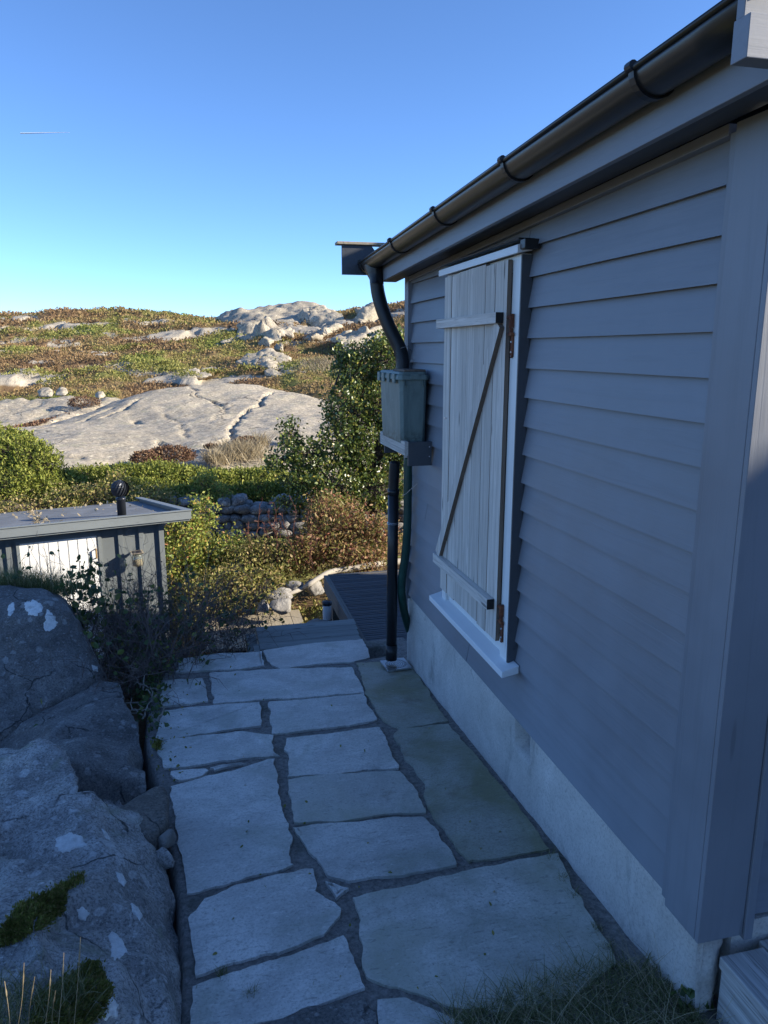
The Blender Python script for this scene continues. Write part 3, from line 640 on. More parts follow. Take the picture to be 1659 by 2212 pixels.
# ------------------------------------------------------------------ flagstone path
path = empty('path', (0.5, 3.5, -2.3), None, None); path['kind'] = 'structure'; path['label'] = 'slate flagstone path with dark mortar joints beside the cabin'
def Z4(*ps): return [(331.8 + x*.4, 1294 + y*.4) for x, y in ps]
def Z3(*ps): return [(x*.4, 1459.9 + y*.4) for x, y in ps]
def Z5(*ps): return [(530.9 + x*.68, 1725.3 + y*.68) for x, y in ps]
flags = [
 (Z4((150,330),(330,300),(585,288),(600,365),(480,380),(300,392),(120,402)), 'slate'), (Z4((595,283),(800,250),(1125,222),(1165,290),(1165,320),(1080,345),(870,355),(680,385),(625,350)), 'slate'),
 (Z4((50,445),(150,435),(265,430),(295,490),(295,558),(150,575),(35,588)), 'slate'), (Z4((303,405),(600,385),(1070,372),(1100,430),(1138,512),(900,530),(600,550),(325,572)), 'slate'),
 (Z4((60,610),(200,590),(575,562),(583,690),(400,712),(200,745),(10,772),(15,740)), 'slate'), (Z4((625,563),(900,540),(1138,515),(1160,590),(1205,655),(1050,690),(800,718),(640,735),(632,640)), 'slate'),
 (Z4((20,775),(250,745),(480,722),(640,745),(650,820),(680,855),(500,870),(250,900),(60,922),(40,850)), 'slate'), (Z4((95,940),(280,922),(292,932),(260,960),(140,985),(105,965)), 'slate'),
 (Z4((305,912),(420,895),(500,893),(400,915),(320,935)), 'slate'), (Z3((920,605),(1475,458),(1510,640),(1560,850),(1590,1035),(1300,1105),(1020,1180),(985,1000),(945,780)), 'slate'),
 (Z4((720,758),(900,740),(1215,700),(1270,800),(1320,915),(1000,945),(728,965),(725,840),(708,820)), 'slate'), (Z4((725,983),(1000,950),(1330,937),(1430,1050),(1470,1155),(1300,1165),(1000,1205),(760,1215),(740,1100)), 'slate_mid'),
 (Z5((150,95),(400,70),(570,62),(620,130),(670,215),(500,245),(330,265),(265,248),(210,180)), 'slate'), (Z4((1095,352),(1230,345),(1395,375),(1480,500),(1588,664),(1450,690),(1330,710),(1240,665),(1150,520),(1125,420)), 'slate_green'),
 ([(848,1590),(864,1578),(968,1566),(1107,1727),(1187,1836),(1100,1855),(1010,1865),(955,1790),(924,1746),(912,1686),(880,1642)], 'slate_green'),
 ([(762,1943),(912,1909),(1007,1885),(1201,1849),(1230,1900),(1310,2040),(1330,2085),(1250,2150),(1100,2190),(973,2177),(884,2147),(789,2114),(779,2045)], 'slate_mid'),
 (Z5((252,268),(328,290),(285,322)), 'slate'), ([(408,1988),(444,1946),(500,1920),(600,1893),(670,1882),(681,1929),(735,1967),(738,1984),(701,2025),(600,2058),(422,2112),(416,2040)], 'slate'),
 ([(416,2136),(530,2094),(660,2055),(742,2024),(765,2072),(789,2137),(667,2181),(560,2215),(420,2260),(415,2180)], 'slate'),
 ([(585,2212),(667,2184),(789,2164),(816,2194),(820,2260),(500,2260)], 'boulder'), ([(815,2164),(878,2160),(1000,2212),(1010,2260),(830,2260)], 'slate')]
def flagstone(outline, m, i):
    P = [onpath(*p) for p in outline]; n_ = len(P); ring = []
    for a, b in zip(P, P[1:] + P[:1]):
        L = (b - a).length; k = max(2, int(L / .022))
        for j in range(k):
            q = a.lerp(b, j / k)
            nz = noise.fractal(q * 9 + Vector((i, 0, 0)), .9, 2.2, 5) * .016 + noise.noise(q * 3.1 + Vector((0, i, 0))) * .006
            ed = (b - a).normalized(); ring.append(q + Vector((ed.y, -ed.x, 0)) * nz)
    c = sum(ring, Vector()) / len(ring); tx, ty = random.uniform(-.006, .006), random.uniform(-.006, .006)
    me = bpy.data.meshes.new('flagstone'); bm = bmesh.new()
    top = [bm.verts.new(Vector((p.x, p.y, pathz(p.y) + .006 + (p.x-c.x)*tx + (p.y-c.y)*ty)) - path.location) for p in ring]
    f = bm.faces.new(top)
    if f.normal.z < 0: f.normal_flip()
    r = bmesh.ops.inset_individual(bm, faces=[f], thickness=.007); 
    for v in f.verts: v.co.z += .004
    r = bmesh.ops.inset_individual(bm, faces=[f], thickness=.02)
    ed = [e for e in bm.edges if e.is_boundary]; ex = bmesh.ops.extrude_edge_only(bm, edges=ed)
    for v in [g for g in ex['geom'] if isinstance(g, bmesh.types.BMVert)]: v.co.z -= .05
    bmesh.ops.triangulate(bm, faces=[f]); bmesh.ops.recalc_face_normals(bm, faces=bm.faces); bm.to_mesh(me); bm.free()
    me.materials.append(m); o = bpy.data.objects.new('flagstone', me); col.objects.link(o); o.parent = path
    return o
for i, (ol, m) in enumerate(flags): flagstone(ol, M[m], i)
# mortar bed: a gently uneven sheet following the stones
mx = np.arange(-.55, 1.66, .02); my = np.arange(1.0, 6.28, .02); MX, MY = np.meshgrid(mx, my, indexing='ij')
MZ = -2.23 - .07 * (MY - 2.19) + (fbm(MX*9, MY*9, 4, .6) - .5) * .010 - .004
pl = [onpath(*p) for p in [(380,1420),(330,1500),(325,1590),(336,1640),(350,1690),(364,1720),(372,1790),(388,1870),(402,1950),(408,2050),(408,2150),(410,2240)]]
py_ = [p.y for p in pl][::-1]; px_ = [p.x for p in pl][::-1]
edge_x = np.interp(MY, py_, px_); MZ = MZ - sstep(edge_x - MX, .02, .08) * .25
MZ = MZ - sstep(MY + .0*MX, 6.02, 6.06) * .2
gx = sstep(np.hypot((MX - 1.2) / .35, (MY - 5.72) / .16), 1, .7); MZ = MZ - gx * .10       # hollow under the downpipe
mo = grid_mesh('mortar', MX, MY, MZ, M['mortar']); mo.parent = path; mo.matrix_parent_inverse = Matrix.Translation(-path.location)

# ================================================================== CABIN
cabin = empty('cabin', (1.5, 1.8, -2.4), 'blue grey clapboard cabin on a concrete base with a closed weathered shutter', 'cabin')
YN, YF = 1.79, 5.44                                   # near and far corner
def ez(y): return -.033 * (y - 1.64)                  # the eave falls a little towards the downpipe
def two_tone(o, m2, test):
    o.data.materials.append(m2)
    for p in o.data.polygons:
        if test(p.normal): p.material_index = 1
Z0, EXP = -1.8645, .1371
def siding_run(name, fixed, lo, hi, z_list, axis, joints, parent, m, top_clip=None):
    mb = MB()
    for k, z in enumerate(z_list):
        cuts = [lo] + sorted(joints.get(k, [])) + [hi]
        for a, b in zip(cuts[:-1], cuts[1:]):
            a2 = a + (.0015 if a != lo else 0); b2 = b - (.0015 if b != hi else 0); j = random.uniform(-.0012, .0012)
            zt = z + EXP + .012
            N = 14; yy = [a2 + (b2-a2)*i/N for i in range(N+1)]; P = []
            for y_ in yy:
                wv = .0018 * noise.noise(Vector((y_*1.3, k*3.7, 0))) + j; zw = .0025 * noise.noise(Vector((y_*.9, k*5.1, 4)))
                q = [(0 + wv, z + zw), (.023 + wv, z + zw + .003), (.038, zt), (.026 + wv, zt)]   # (inward depth, z)
                for d_, zz_ in q: P.append((fixed + d_, y_, zz_) if axis == 'y' else (y_, fixed + d_, zz_))
            Fc = []
            for i in range(N):
                for c_ in range(4): Fc.append((i*4+c_, i*4+(c_+1) % 4, (i+1)*4+(c_+1) % 4, (i+1)*4+c_))
            Fc += [(3,2,1,0), (N*4, N*4+1, N*4+2, N*4+3)]
            mb.add(P, Fc)
    return mb.build(name, m, parent, recalc=True)
zl = [Z0 + i*EXP for i in range(18)]
joints = {0: [4.02], 5: [4.92], 6: [4.95], 7: [4.9], 17: [3.35]}
siding_run('siding', 1.5, 1.975, 5.36, zl, 'y', joints, cabin, M['paint_y'])
siding_run('end_siding', 1.815, 1.70, 7.0, [Z0 - .005 + i*EXP for i in range(24)], 'x', {4: [3.1], 9: [4.4], 13: [2.6]}, cabin, M['paint_x'])
mb = MB(); mb.box(1.54, 7.0, 1.85, 5.40, Z0 + .01, .62); mb.prism([(1.54,1.85,.62),(7.0,1.85,.62),(4.27,1.85,1.85)], (0, 3.55, 0)); mb.build('inner_wall', M['dark'], cabin)
mb = MB(); mb.box(1.486, 1.52, YN, 1.952, -1.895, .62); mb.box(1.494, 1.52, 1.9545, 1.984, -1.880, .60); mb.build('corner_board', M['paint_z'], cabin, bevel=.0025)
mb = MB(); mb.box(1.4865, 1.655, YN - .02, YN - .001, -1.895, .62); mb.box(1.6575, 1.69, YN - .028, YN + .04, -1.91, .62); mb.build('corner_board', M['paint_z'], cabin, bevel=.0025)
mb = MB(); mb.box(1.484, 1.53, 5.345, YF, -1.90, .60); mb.box(1.492, 1.66, YF + .001, YF + .022, -1.90, .60); mb.build('corner_board', M['paint_z'], cabin, bevel=.0025)
mb = MB(); mb.box(1.66, 7.0, YF - .05, YF, Z0, .60); mb.build('back_wall', M['paint_x'], cabin)
mb = MB(); mb.box(4.4, 6.0, YF + .002, 7.0, -2.6, -.62); mb.prism([(4.3,YF+.003,-.62),(6.1,YF+.003,-.62),(6.1,YF+.003,-.4),(4.3,YF+.003,-.55)], (0,1.62,0)); mb.build('deck_shade_block', M['paint_x'], cabin)  # unseen block added behind the cabin to shade the deck
# concrete base with a rough face and a vent opening
fy = np.arange(YN + .012, YF - .01, .018); fz = np.arange(-2.66, Z0 + .012, .018); FY, FZ = np.meshgrid(fy, fz, indexing='ij')
FX = 1.515 + (fbm(FY*5, FZ*5, 5, .6) - .5) * .018 + sstep(-FZ, 2.15, 2.5) * -.008 * fbm(FY*4, FZ*2, 3) 
hole = (sstep(FY, 3.125, 3.14) * (1 - sstep(FY, 3.275, 3.29)) * sstep(FZ, -2.035, -2.02) * (1 - sstep(FZ, -1.89, -1.875))); FX = FX + hole * .12
FX = FX + (1 - sstep(FY, YN, YN + .06)) * .02
o = grid_mesh('foundation', FX, FY, FZ, M['concrete']); o.parent = cabin; o.matrix_parent_inverse = Matrix.Translation(-cabin.location)
mb = MB(); mb.box(1.66, 7, YN + .03, YF - .02, -2.7, Z0 - .03); mb.build('foundation_core', M['concrete'], cabin)
gx_ = np.arange(1.52, 1.64, .015); gz_ = np.arange(-2.66, Z0 + .01, .018); GXX, GZZ = np.meshgrid(gx_, gz_, indexing='ij')
GYY = YN + .012 + (fbm(GXX*12, GZZ*9, 4, .6) - .5) * .05 + sstep(GXX, 1.57, 1.64) * .03
o = grid_mesh('foundation_end', GXX, GYY, GZZ, M['concrete']); o.parent = cabin; o.matrix_parent_inverse = Matrix.Translation(-cabin.location)
mb = MB(); mb.box(1.60, 1.66, YF - .04, YF - .012, -2.6, Z0); mb.box(1.53, 1.60, YF - .035, YF - .008, -2.6, Z0); mb.build('foundation_back', M['concrete'], cabin)
mb = MB(); mb.box(1.575, 1.60, 3.142, 3.262, -2.018, -1.925); mb.build('vent_plug', M['metal'], cabin)
# eave: fascia, soffit, frieze, roof
def ybeam(mb, x0, x1, z0, z1, y0, y1):
    mb.hexa([(x0,y0,z0+ez(y0)),(x1,y0,z0+ez(y0)),(x1,y1,z0+ez(y1)),(x0,y1,z0+ez(y1)),(x0,y0,z1+ez(y0)),(x1,y0,z1+ez(y0)),(x1,y1,z1+ez(y1)),(x0,y1,z1+ez(y1))])
mb = MB(); ybeam(mb, 1.318, 1.342, .615, .80, 1.60, 5.70); mb.build('fascia', M['paint_y'], cabin, bevel=.002)
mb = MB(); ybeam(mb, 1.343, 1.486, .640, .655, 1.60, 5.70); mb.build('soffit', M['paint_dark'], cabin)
mb = MB(); ybeam(mb, 1.487, 1.53, .605, .638, 1.985, 5.345); mb.build('frieze_batten', M['paint_y'], cabin, bevel=.002)
RS = math.tan(R(24))
mb = MB(); x0 = 1.262
for xa, xb in ((1.262, 4.27),):
    mb.prism([(xa,1.55,.768),(xb,1.55,.768+RS*(xb-xa)),(xb,1.55,.80+RS*(xb-xa)),(xa,1.55,.80)], (0,4.20,-.135))
    mb.prism([(xb,1.55,.768+RS*(xb-xa)),(7.28,1.55,.768),(7.28,1.55,.80),(xb,1.55,.80+RS*(xb-xa))], (0,4.20,-.135))
mb.build('roof', M['roof_felt'], cabin)
mb = MB()
mb.box(1.187, 2.6, 1.548, 1.60, .622, .710)                       # lower return board, catches the sun
mb.box(1.190, 2.6, 1.572, 1.598, .7105, .80)
mb.prism([(1.176,1.520,.748),(4.27,1.520,.748+RS*3.1),(4.27,1.520,.86+RS*3.1),(1.176,1.520,.86)], (0,.05,0))
mb.build('barge_board', M['paint_x'], cabin, bevel=.002)
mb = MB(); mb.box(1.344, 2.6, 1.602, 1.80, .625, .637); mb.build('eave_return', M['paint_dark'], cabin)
# far gable overhang seen past the gutter
mb = MB(); zb = ez(5.7)
mb.prism([(1.075,5.715,.555),(1.56,5.715,.555),(4.2,5.715,1.70),(4.2,5.715,1.85),(1.35,5.715,.70),(1.30,5.715,.765),(1.075,5.715,.765)], (0,.022,0)); mb.build('barge_board', M['paint_dark'], cabin)  # the darker paint here puts the board's shaded face into the colour
mb = MB(); mb.box(1.035, 1.46, 5.695, 5.79, .768, .788); mb.build('barge_cap', M['pale_plank'], cabin, bevel=.003)
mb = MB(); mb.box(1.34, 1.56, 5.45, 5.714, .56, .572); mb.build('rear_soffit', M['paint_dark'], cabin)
# gutter: a real half round trough with rolled front bead
GC, GR = 1.262, .064
def gz(y): return .765 + ez(y)
mb = MB(); ysg = [1.602 + i*(5.70-1.602)/24 for i in range(25)]; K = 14
for y_ in ysg:
    for k in range(K+1):
        a = math.pi + math.pi * k / K; mb.v.append((GC + GR*math.cos(a), y_, gz(y_) + GR*math.sin(a)))
for i in range(24):
    for k in range(K): a = i*(K+1)+k; mb.f.append((a, a+1, a+K+2, a+K+1))
g = mb.build('gutter', M['gutter'], cabin, True); s_ = g.modifiers.new('s', 'SOLIDIFY'); s_.thickness = .003
mb = MB(); mb.tube([(GC-GR-.004, y_, gz(y_)+.002) for y_ in (1.602, 3, 4.4, 5.70)], .0085, 10); mb.build('bead', M['gutter'], g, True)
mb = MB(); mb.tube([(GC, 5.692, gz(5.7)), (GC, 5.70, gz(5.7))], GR, 20)
vs = [(x, y, min(z, gz(5.7)+.001)) for x, y, z in mb.v]; mb.v = vs; mb.build('end_cap', M['black'], g)
for yb in (2.02, 2.93, 3.83, 4.72, 5.62):
    mb = MB(); pts = []
    for k in range(13):
        a = math.pi*1.02 + math.pi*.98*k/12; pts.append((GC + (GR+.006)*math.cos(a), yb, gz(yb) + (GR+.006)*math.sin(a)))
    V = []; wd = .013
    for p in pts:
        d = Vector((p[0]-GC, 0, p[2]-gz(yb))).normalized()
        for s1, s2 in ((-wd, -.004), (wd, -.004), (wd, .004), (-wd, .004)): V.append((p[0]+d.x*s2, yb+s1, p[2]+d.z*s2))
    Fc = []
    for i in range(12):
        for c_ in range(4): Fc.append((i*4+c_, i*4+(c_+1) % 4, i*4+4+(c_+1) % 4, i*4+4+c_))
    mb.add(V, Fc); mb.tube([(GC-GR-.010, yb-.014, gz(yb)+.006), (GC-GR-.010, yb+.014, gz(yb)+.006)], .0135, 10)
    mb.build('gutter_bracket', M['black'], g, recalc=True)
# window opening with frame, sill, head, closed shutter
wf = MB(); wf.box(1.464, 1.512, 3.331, 3.425, -1.575, .435); wf.box(1.464, 1.512, 4.33, 4.40, -1.575, .435); wf.box(1.466, 1.512, 3.425, 4.33, .37, .434); wf.box(1.485, 1.512, 3.425, 4.33, -1.57, -1.50)
win = wf.build('window_frame', M['white_z'], cabin, bevel=.002)
mb = MB(); mb.box(1.462, 1.514, 3.318, 3.3295, -1.57, .43); mb.build('frame_side', M['paint_dark'], win)
mb = MB(); mb.hexa([(1.425,3.29,.432),(1.50,3.29,.445),(1.50,4.45,.445),(1.425,4.45,.432),(1.425,3.29,.468),(1.50,3.29,.49),(1.50,4.45,.49),(1.425,4.45,.468)]); mb.build('head_casing', M['white_y'], win, bevel=.002)
mb = MB(); mb.box(1.436, 1.51, 3.236, 3.289, .446, .488); mb.box(1.428, 1.51, 3.29, 4.45, .4915, .498); mb.build('flashing', M['black'], win, bevel=.003)
mb = MB(); mb.hexa([(1.408,3.255,-1.622),(1.50,3.255,-1.605),(1.50,4.50,-1.605),(1.408,4.50,-1.622),(1.408,3.255,-1.588),(1.50,3.255,-1.562),(1.50,4.50,-1.562),(1.408,4.50,-1.588)]); mb.build('sill', M['white_y'], win, bevel=.003)
sh = MB(); yb = 3.424; wds = [.15, .13, .145, .12, .14, .13, .125]
for i, wd in enumerate(wds):
    dz = random.uniform(-.006, .006); dx = random.uniform(-.0015, .0015); sh.box(1.438 + dx, 1.461, yb + .0016, yb + wd - .0016, -1.488 + dz, .418 + dz + .004); yb += wd
shut = sh.build('shutter', M['shutter'], cabin, bevel=.0015); YE = yb
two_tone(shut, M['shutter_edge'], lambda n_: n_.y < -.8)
for nm, za, zb_ in (('batten', .128, .180), ('batten', -1.325, -1.268)):
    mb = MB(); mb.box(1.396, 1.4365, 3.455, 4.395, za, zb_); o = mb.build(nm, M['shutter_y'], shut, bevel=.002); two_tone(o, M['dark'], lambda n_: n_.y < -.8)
mb = MB(); a = Vector((1.398, 3.47, .127)); b = Vector((1.398, 4.36, -1.267)); d = (b-a).normalized(); pr = Vector((0, -d.z, d.y)) * .036
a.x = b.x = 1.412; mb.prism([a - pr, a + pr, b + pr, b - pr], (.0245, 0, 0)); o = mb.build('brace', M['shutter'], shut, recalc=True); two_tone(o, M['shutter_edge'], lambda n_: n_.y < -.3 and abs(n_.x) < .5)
mb = MB(); mb.tube([(1.43, 4.30, -.40), (1.437, 4.30, -.40)], .006, 8); mb.build('screw', M['screw'], shut)
for zc in (.07, -1.38):
    mb = MB(); yb = 3.392; mb.tube([(1.452, yb, zc+.10), (1.452, yb, zc+.035)], .0125, 10); mb.tube([(1.452, yb, zc+.034), (1.452, yb, zc+.012)], .009, 10); mb.tube([(1.445, yb+.03, zc+.085), (1.452, yb, zc+.085)], .009, 8)
    mb.box(1.443, 1.459, yb-.020, yb+.024, zc-.002, zc+.014)
    mb.box(1.455, 1.4635, yb-.013, yb+.013, zc-.095, zc); mb.tube([(1.459, yb, zc-.095), (1.4634, yb, zc-.1)], .012, 8)
    h_ = mb.build('hinge', M['rust'], shut, bevel=.0015)
    mb = MB()
    for dz in (-.03, -.078): mb.tube([(1.4505, yb, zc+dz), (1.4555, yb, zc+dz)], [.0045, .0055], 8)
    mb.each('bolt', M['screw'], h_)
# wooden bracket box under the rainwater bin
mb = MB(); mb.box(1.335, 1.499, 4.775, 4.798, -.762, -.600); mb.box(1.34, 1.499, 5.46, 5.482, -.762, -.600)
bk = mb.each('shelf_bracket', M['paint_dark'], cabin, bevel=.002)[0]
mb = MB(); mb.box(1.311, 1.334, 4.775, 5.482, -.690, -.598)
for i in range(7): mb.box(1.3075, 1.3105, 4.775, 5.482, -.686 + i*.0125, -.680 + i*.0125)
mb.build('shelf_front', M['shutter_y'], bk)
mb = MB(); mb.box(1.335, 1.498, 4.80, 5.458, -.640, -.618); mb.build('shelf_board', M['paint_dark'], bk)
mb = MB()
for z_ in (-.635, -.70): mb.tube([(1.482, 4.7745, z_), (1.482, 4.773, z_)], .004, 8)
mb.each('screw', M['screw'], bk)

# rainwater bin
bin_ = empty('rainwater_bin', (1.39, 5.1, -.617), 'faded green plastic box with a lid, standing on the wall bracket', 'plastic box')
def taper(x0, x1, y0, y1, zb, zt, t, ch):
    def ringp(x0, x1, y0, y1, z): return [(x0+ch,y0,z),(x1-ch,y0,z),(x1,y0+ch,z),(x1,y1-ch,z),(x1-ch,y1,z),(x0+ch,y1,z),(x0,y1-ch,z),(x0,y0+ch,z)]
    a = ringp(x0+t, x1-t*.4, y0+t, y1-t, zb); b = ringp(x0, x1, y0, y1, zt); n_ = 8
    return a + b, [tuple(range(8))[::-1], tuple(range(8, 16))] + [(i, (i+1) % 8, 8+(i+1) % 8, 8+i) for i in range(8)]
mb = MB(); mb.add(*taper(1.292, 1.482, 4.84, 5.42, -.617, -.19, .014, .02)); mb.build('tub', M['bin'], bin_, bevel=.004)
mb = MB(); mb.add(*taper(1.28, 1.492, 4.825, 5.435, -.192, -.160, -.004, .024)); mb.add(*taper(1.296, 1.478, 4.845, 5.415, -.1595, -.140, -.008, .02))
lid = mb.build('lid', M['bin'], bin_, bevel=.004)
mb = MB(); mb.box(1.36, 1.42, 4.817, 4.8265, -.188, -.150)
for yy in (4.90, 5.05, 5.2, 5.33): mb.box(1.268, 1.2815, yy, yy + .07, -.215, -.152)
mb.each('clip', M['bin'], lid, bevel=.003)
mb = MB()
for xx in (1.318, 1.331, 1.446, 1.459): mb.box(xx, xx + .003, 4.829, 4.845, -.235, -.192)
mb.each('rib', M['bin'], bin_)
mb = MB(); mb.box(1.325, 1.475, 4.86, 5.15, -.1395, -.125); tag(mb.build('board', M['shutter_edge'], None, bevel=.002), 'small brown board lying on top of the green plastic box lid', 'board')

def Pt(px, py, Y): r = ray(px, py); return r * (Y / r.y)
def smooth_path(P, n_=60):
    P = [Vector(p) for p in P]; P = [P[0]*2 - P[1]] + P + [P[-1]*2 - P[-2]]; out = []
    for i in range(1, len(P)-2):
        for k in range(n_ // (len(P)-3)):
            t = k / (n_ // (len(P)-3)); a, b, c, d = P[i-1:i+3]
            out.append(.5*((2*b) + (c-a)*t + (2*a-5*b+4*c-d)*t*t + (3*b-a-3*c+d)*t**3))
    out.append(P[-2]); return out
def hose(name, P, r_, m, parent, pitch=.0075, depth=.10, sides=16):
    L = sum(((Vector(b)-Vector(a)).length for a, b in zip(P, P[1:]))); n_ = int(L / pitch * 2); S = smooth_path(P, max(n_, 20)); mb = MB()
    mb.tube(S, [r_ * (1 + (depth if i % 2 else 0)) for i in range(len(S))], sides); return mb.build(name, m, parent, True)
up_ = empty('inlet_hose', (1.27, 5.48, .5), 'black corrugated hose curving from the gutter outlet down into the green box', 'hose')
pts = [Pt(813,606,5.44), Pt(817,635,5.43), Pt(826,668,5.40), Pt(843,712,5.36), Pt(862,750,5.32), Pt(869,778,5.29), Pt(869,806,5.28)]
hose('hose', pts, .046, M['corr_black'], up_)
mb = MB(); top = Vector((GC, 5.52, gz(5.5) - .035)); bt = Vector(pts[0])
ring = []
for (rx, ry, t) in ((.068, .12, 0), (.06, .08, .5), (.049, .049, .9), (.049, .049, 1.2)):
    c = top.lerp(bt, t)
    for k in range(16): a = 2*math.pi*k/16; ring.append((c.x + rx*math.cos(a), c.y + ry*math.sin(a), c.z))
mb.add(ring, [(i*16+k, i*16+(k+1) % 16, (i+1)*16+(k+1) % 16, (i+1)*16+k) for i in range(3) for k in range(16)]); mb.build('outlet_funnel', M['black'], up_, True)
mb = MB(); mb.tube([Pt(866,752,5.25), Pt(880,748,5.30), Pt(884,744,5.36)], .0018, 6); mb.build('tie_wire', M['screw'], up_)
dp = empty('downpipe', (1.38, 5.3, -2.42), 'black downpipe from under the green box down to the drain cover', 'downpipe')
hose('flexible_hose', [Pt(853,998,5.25), Pt(851,1030,5.27), Pt(850,1062,5.28)], .036, M['corr_black'], dp)
mb = MB(); mb.tube([Pt(850,1060,5.28), Pt(848,1200,5.29), Pt(845.5,1398,5.30)], .041, 20); pp = mb.build('pipe', M['black'], dp, True)
mb = MB(); mb.tube([Pt(845.6,1392,5.30), Pt(845,1424,5.30)], .045, 20); mb.tube([Pt(850,1056,5.28), Pt(850,1068,5.28)], .044, 20); mb.each('socket', M['black'], dp, True)
mb = MB()
for py in (1128, 1131):
    c = Pt(848.8, py, 5.285); mb.tube([c + Vector((.0435*math.cos(a), .0435*math.sin(a), 0)) for a in [i*.5 for i in range(13)]], .0016, 5)
mb.build('tie_wire', M['screw'], dp)
gh = hose('drain_hose', [Pt(882,990,5.20), Pt(881,1060,5.20), Pt(880,1130,5.20), Pt(876,1195,5.22), Pt(869,1245,5.25), Pt(868,1285,5.28), Pt(874,1325,5.34), Pt(884,1360,5.42)], .029, M['corr_green'], None)
tag(gh, 'dark green corrugated hose hanging behind the black downpipe at the wall corner', 'hose')
mb = MB(); mb.tube([Pt(868,1072,5.18), Pt(878,1066,5.14), Pt(884,1060,5.12), Pt(901,1045,5.05)], .0016, 5); t_ = mb.build('wire', M['screw'], None); tag(t_, 'short pale wire end tied round the dark green hose', 'wire')
# drain cover
dz_ = pathz(5.3) + .034; dc = empty('drain_cover', (1.388, 5.285, dz_), 'square metal drain cover with a round grate at the foot of the downpipe', 'drain cover')
mb = MB(); ca, sa = math.cos(.08), math.sin(.08)
def rot(x, y): return (1.388 + x*ca - y*sa, 5.285 + x*sa + y*ca)
q = [rot(-.1,-.1), rot(.1,-.1), rot(.1,.1), rot(-.1,.1)]; mb.prism([(x, y, dz_-.012) for x, y in q], (0,0,.016)); mb.build('plate', M['metal'], dc, bevel=.002)
mb = MB()
for ri in (.018, .036, .054, .070):
    n_ = int(ri*2*math.pi/.014)
    for k in range(n_):
        a = 2*math.pi*k/n_; c_, s_2 = math.cos(a), math.sin(a); x, y = ri*c_, ri*s_2
        u = (-s_2*.0045, c_*.0045); v = (c_*.0022, s_2*.0022)
        mb.add([(*rot(x-u[0]-v[0], y-u[1]-v[1]), dz_+.0046), (*rot(x+u[0]-v[0], y+u[1]-v[1]), dz_+.0046), (*rot(x+u[0]+v[0], y+u[1]+v[1]), dz_+.0046), (*rot(x-u[0]+v[0], y-u[1]+v[1]), dz_+.0046)], [(0,1,2,3)])
for k in range(48): a0 = 2*math.pi*k/48; a1 = 2*math.pi*(k+1)/48; mb.add([(*rot(r_*math.cos(a), r_*math.sin(a)), dz_+.0046) for r_, a in ((.078,a0),(.082,a0),(.082,a1),(.078,a1))], [(0,1,2,3)])
mb.build('grate', M['dark'], dc)

# ------------------------------------------------------------------ timber steps and decks
st = empty('timber_step', (2.3, 1.4, -2.3), 'weathered grey timber landing beside the near corner of the cabin', 'step')
mb = MB()
for i in range(8): mb.box(1.578 + i*.176, 1.578 + i*.176 + .170, .35, 1.772 if i == 0 else 1.80, -2.005 + random.uniform(-.003,.003), -1.965 + random.uniform(-.003,.003))
mb.build('plank', M['old_timber'], st, bevel=.004)
mb = MB(); mb.box(1.584, 1.63, .35, 1.765, -2.5, -2.007); mb.build('side_board', M['old_timber'], st, bevel=.004)
dk = empty('terrace_deck', (2.5, 7.1, -3.1), 'dark stained terrace deck behind the far cabin corner', 'deck')
mb = MB(); y_ = 5.83
while y_ < 8.36:
    mb.box(1.375, 6.5, y_, y_ + .132, -2.648, -2.620 + random.uniform(-.001, .001)); mb.box(1.375, 6.5, y_ + .047, y_ + .0505, -2.6195, -2.6165); mb.box(1.375, 6.5, y_ + .095, y_ + .0985, -2.6195, -2.6165); y_ += .1385
mb.build('deck_board', M['deck'], dk)
mb = MB(); mb.box(1.315, 1.345, 5.95, 8.40, -2.80, -2.612); mb.box(1.347, 1.373, 5.95, 8.38, -2.66, -2.614); mb.box(1.345, 6.5, 8.365, 8.395, -2.80, -2.612); mb.build('edge_board', M['deck_edge'], dk, bevel=.002)
for x, y in ((1.40, 7.35), (1.40, 8.3), (3.4, 8.3), (1.40, 6.1)):
    mb = MB(); mb.box(x, x+.09, y, y+.09, -3.5, -2.66); mb.build('post', M['deck_edge'], dk)
ws = empty('wooden_step', (.86, 6.45, -2.9), 'grey green plank step at the far end of the flagstone path', 'step')
mb = MB()
for i in range(4): mb.box(.395, 1.30 + .012*i, 6.165 + i*.138, 6.165 + i*.138 + .1345, -2.585, -2.548)
mb.build('tread', M['grey_step'], ws, bevel=.003)
mb = MB(); mb.box(.30, .393, 6.12, 6.74, -2.9, -2.62); mb.box(.34, .393, 6.10, 6.30, -2.62, -2.553); mb.box(1.25, 1.30, 6.18, 6.7, -3.1, -2.587); mb.each('stringer', M['grey_step'], ws, bevel=.003)
mb = MB()
for i in range(9): mb.box(-.10 + i*.14, -.10 + i*.14 + .1355, 8.5 - .02*i, 9.72 - .012*i, -3.49, -3.45)
lp = mb.build('plank_platform', M['pale_plank'], None, bevel=.003); tag(lp, 'sunlit platform of pale planks below the grey step', 'platform')

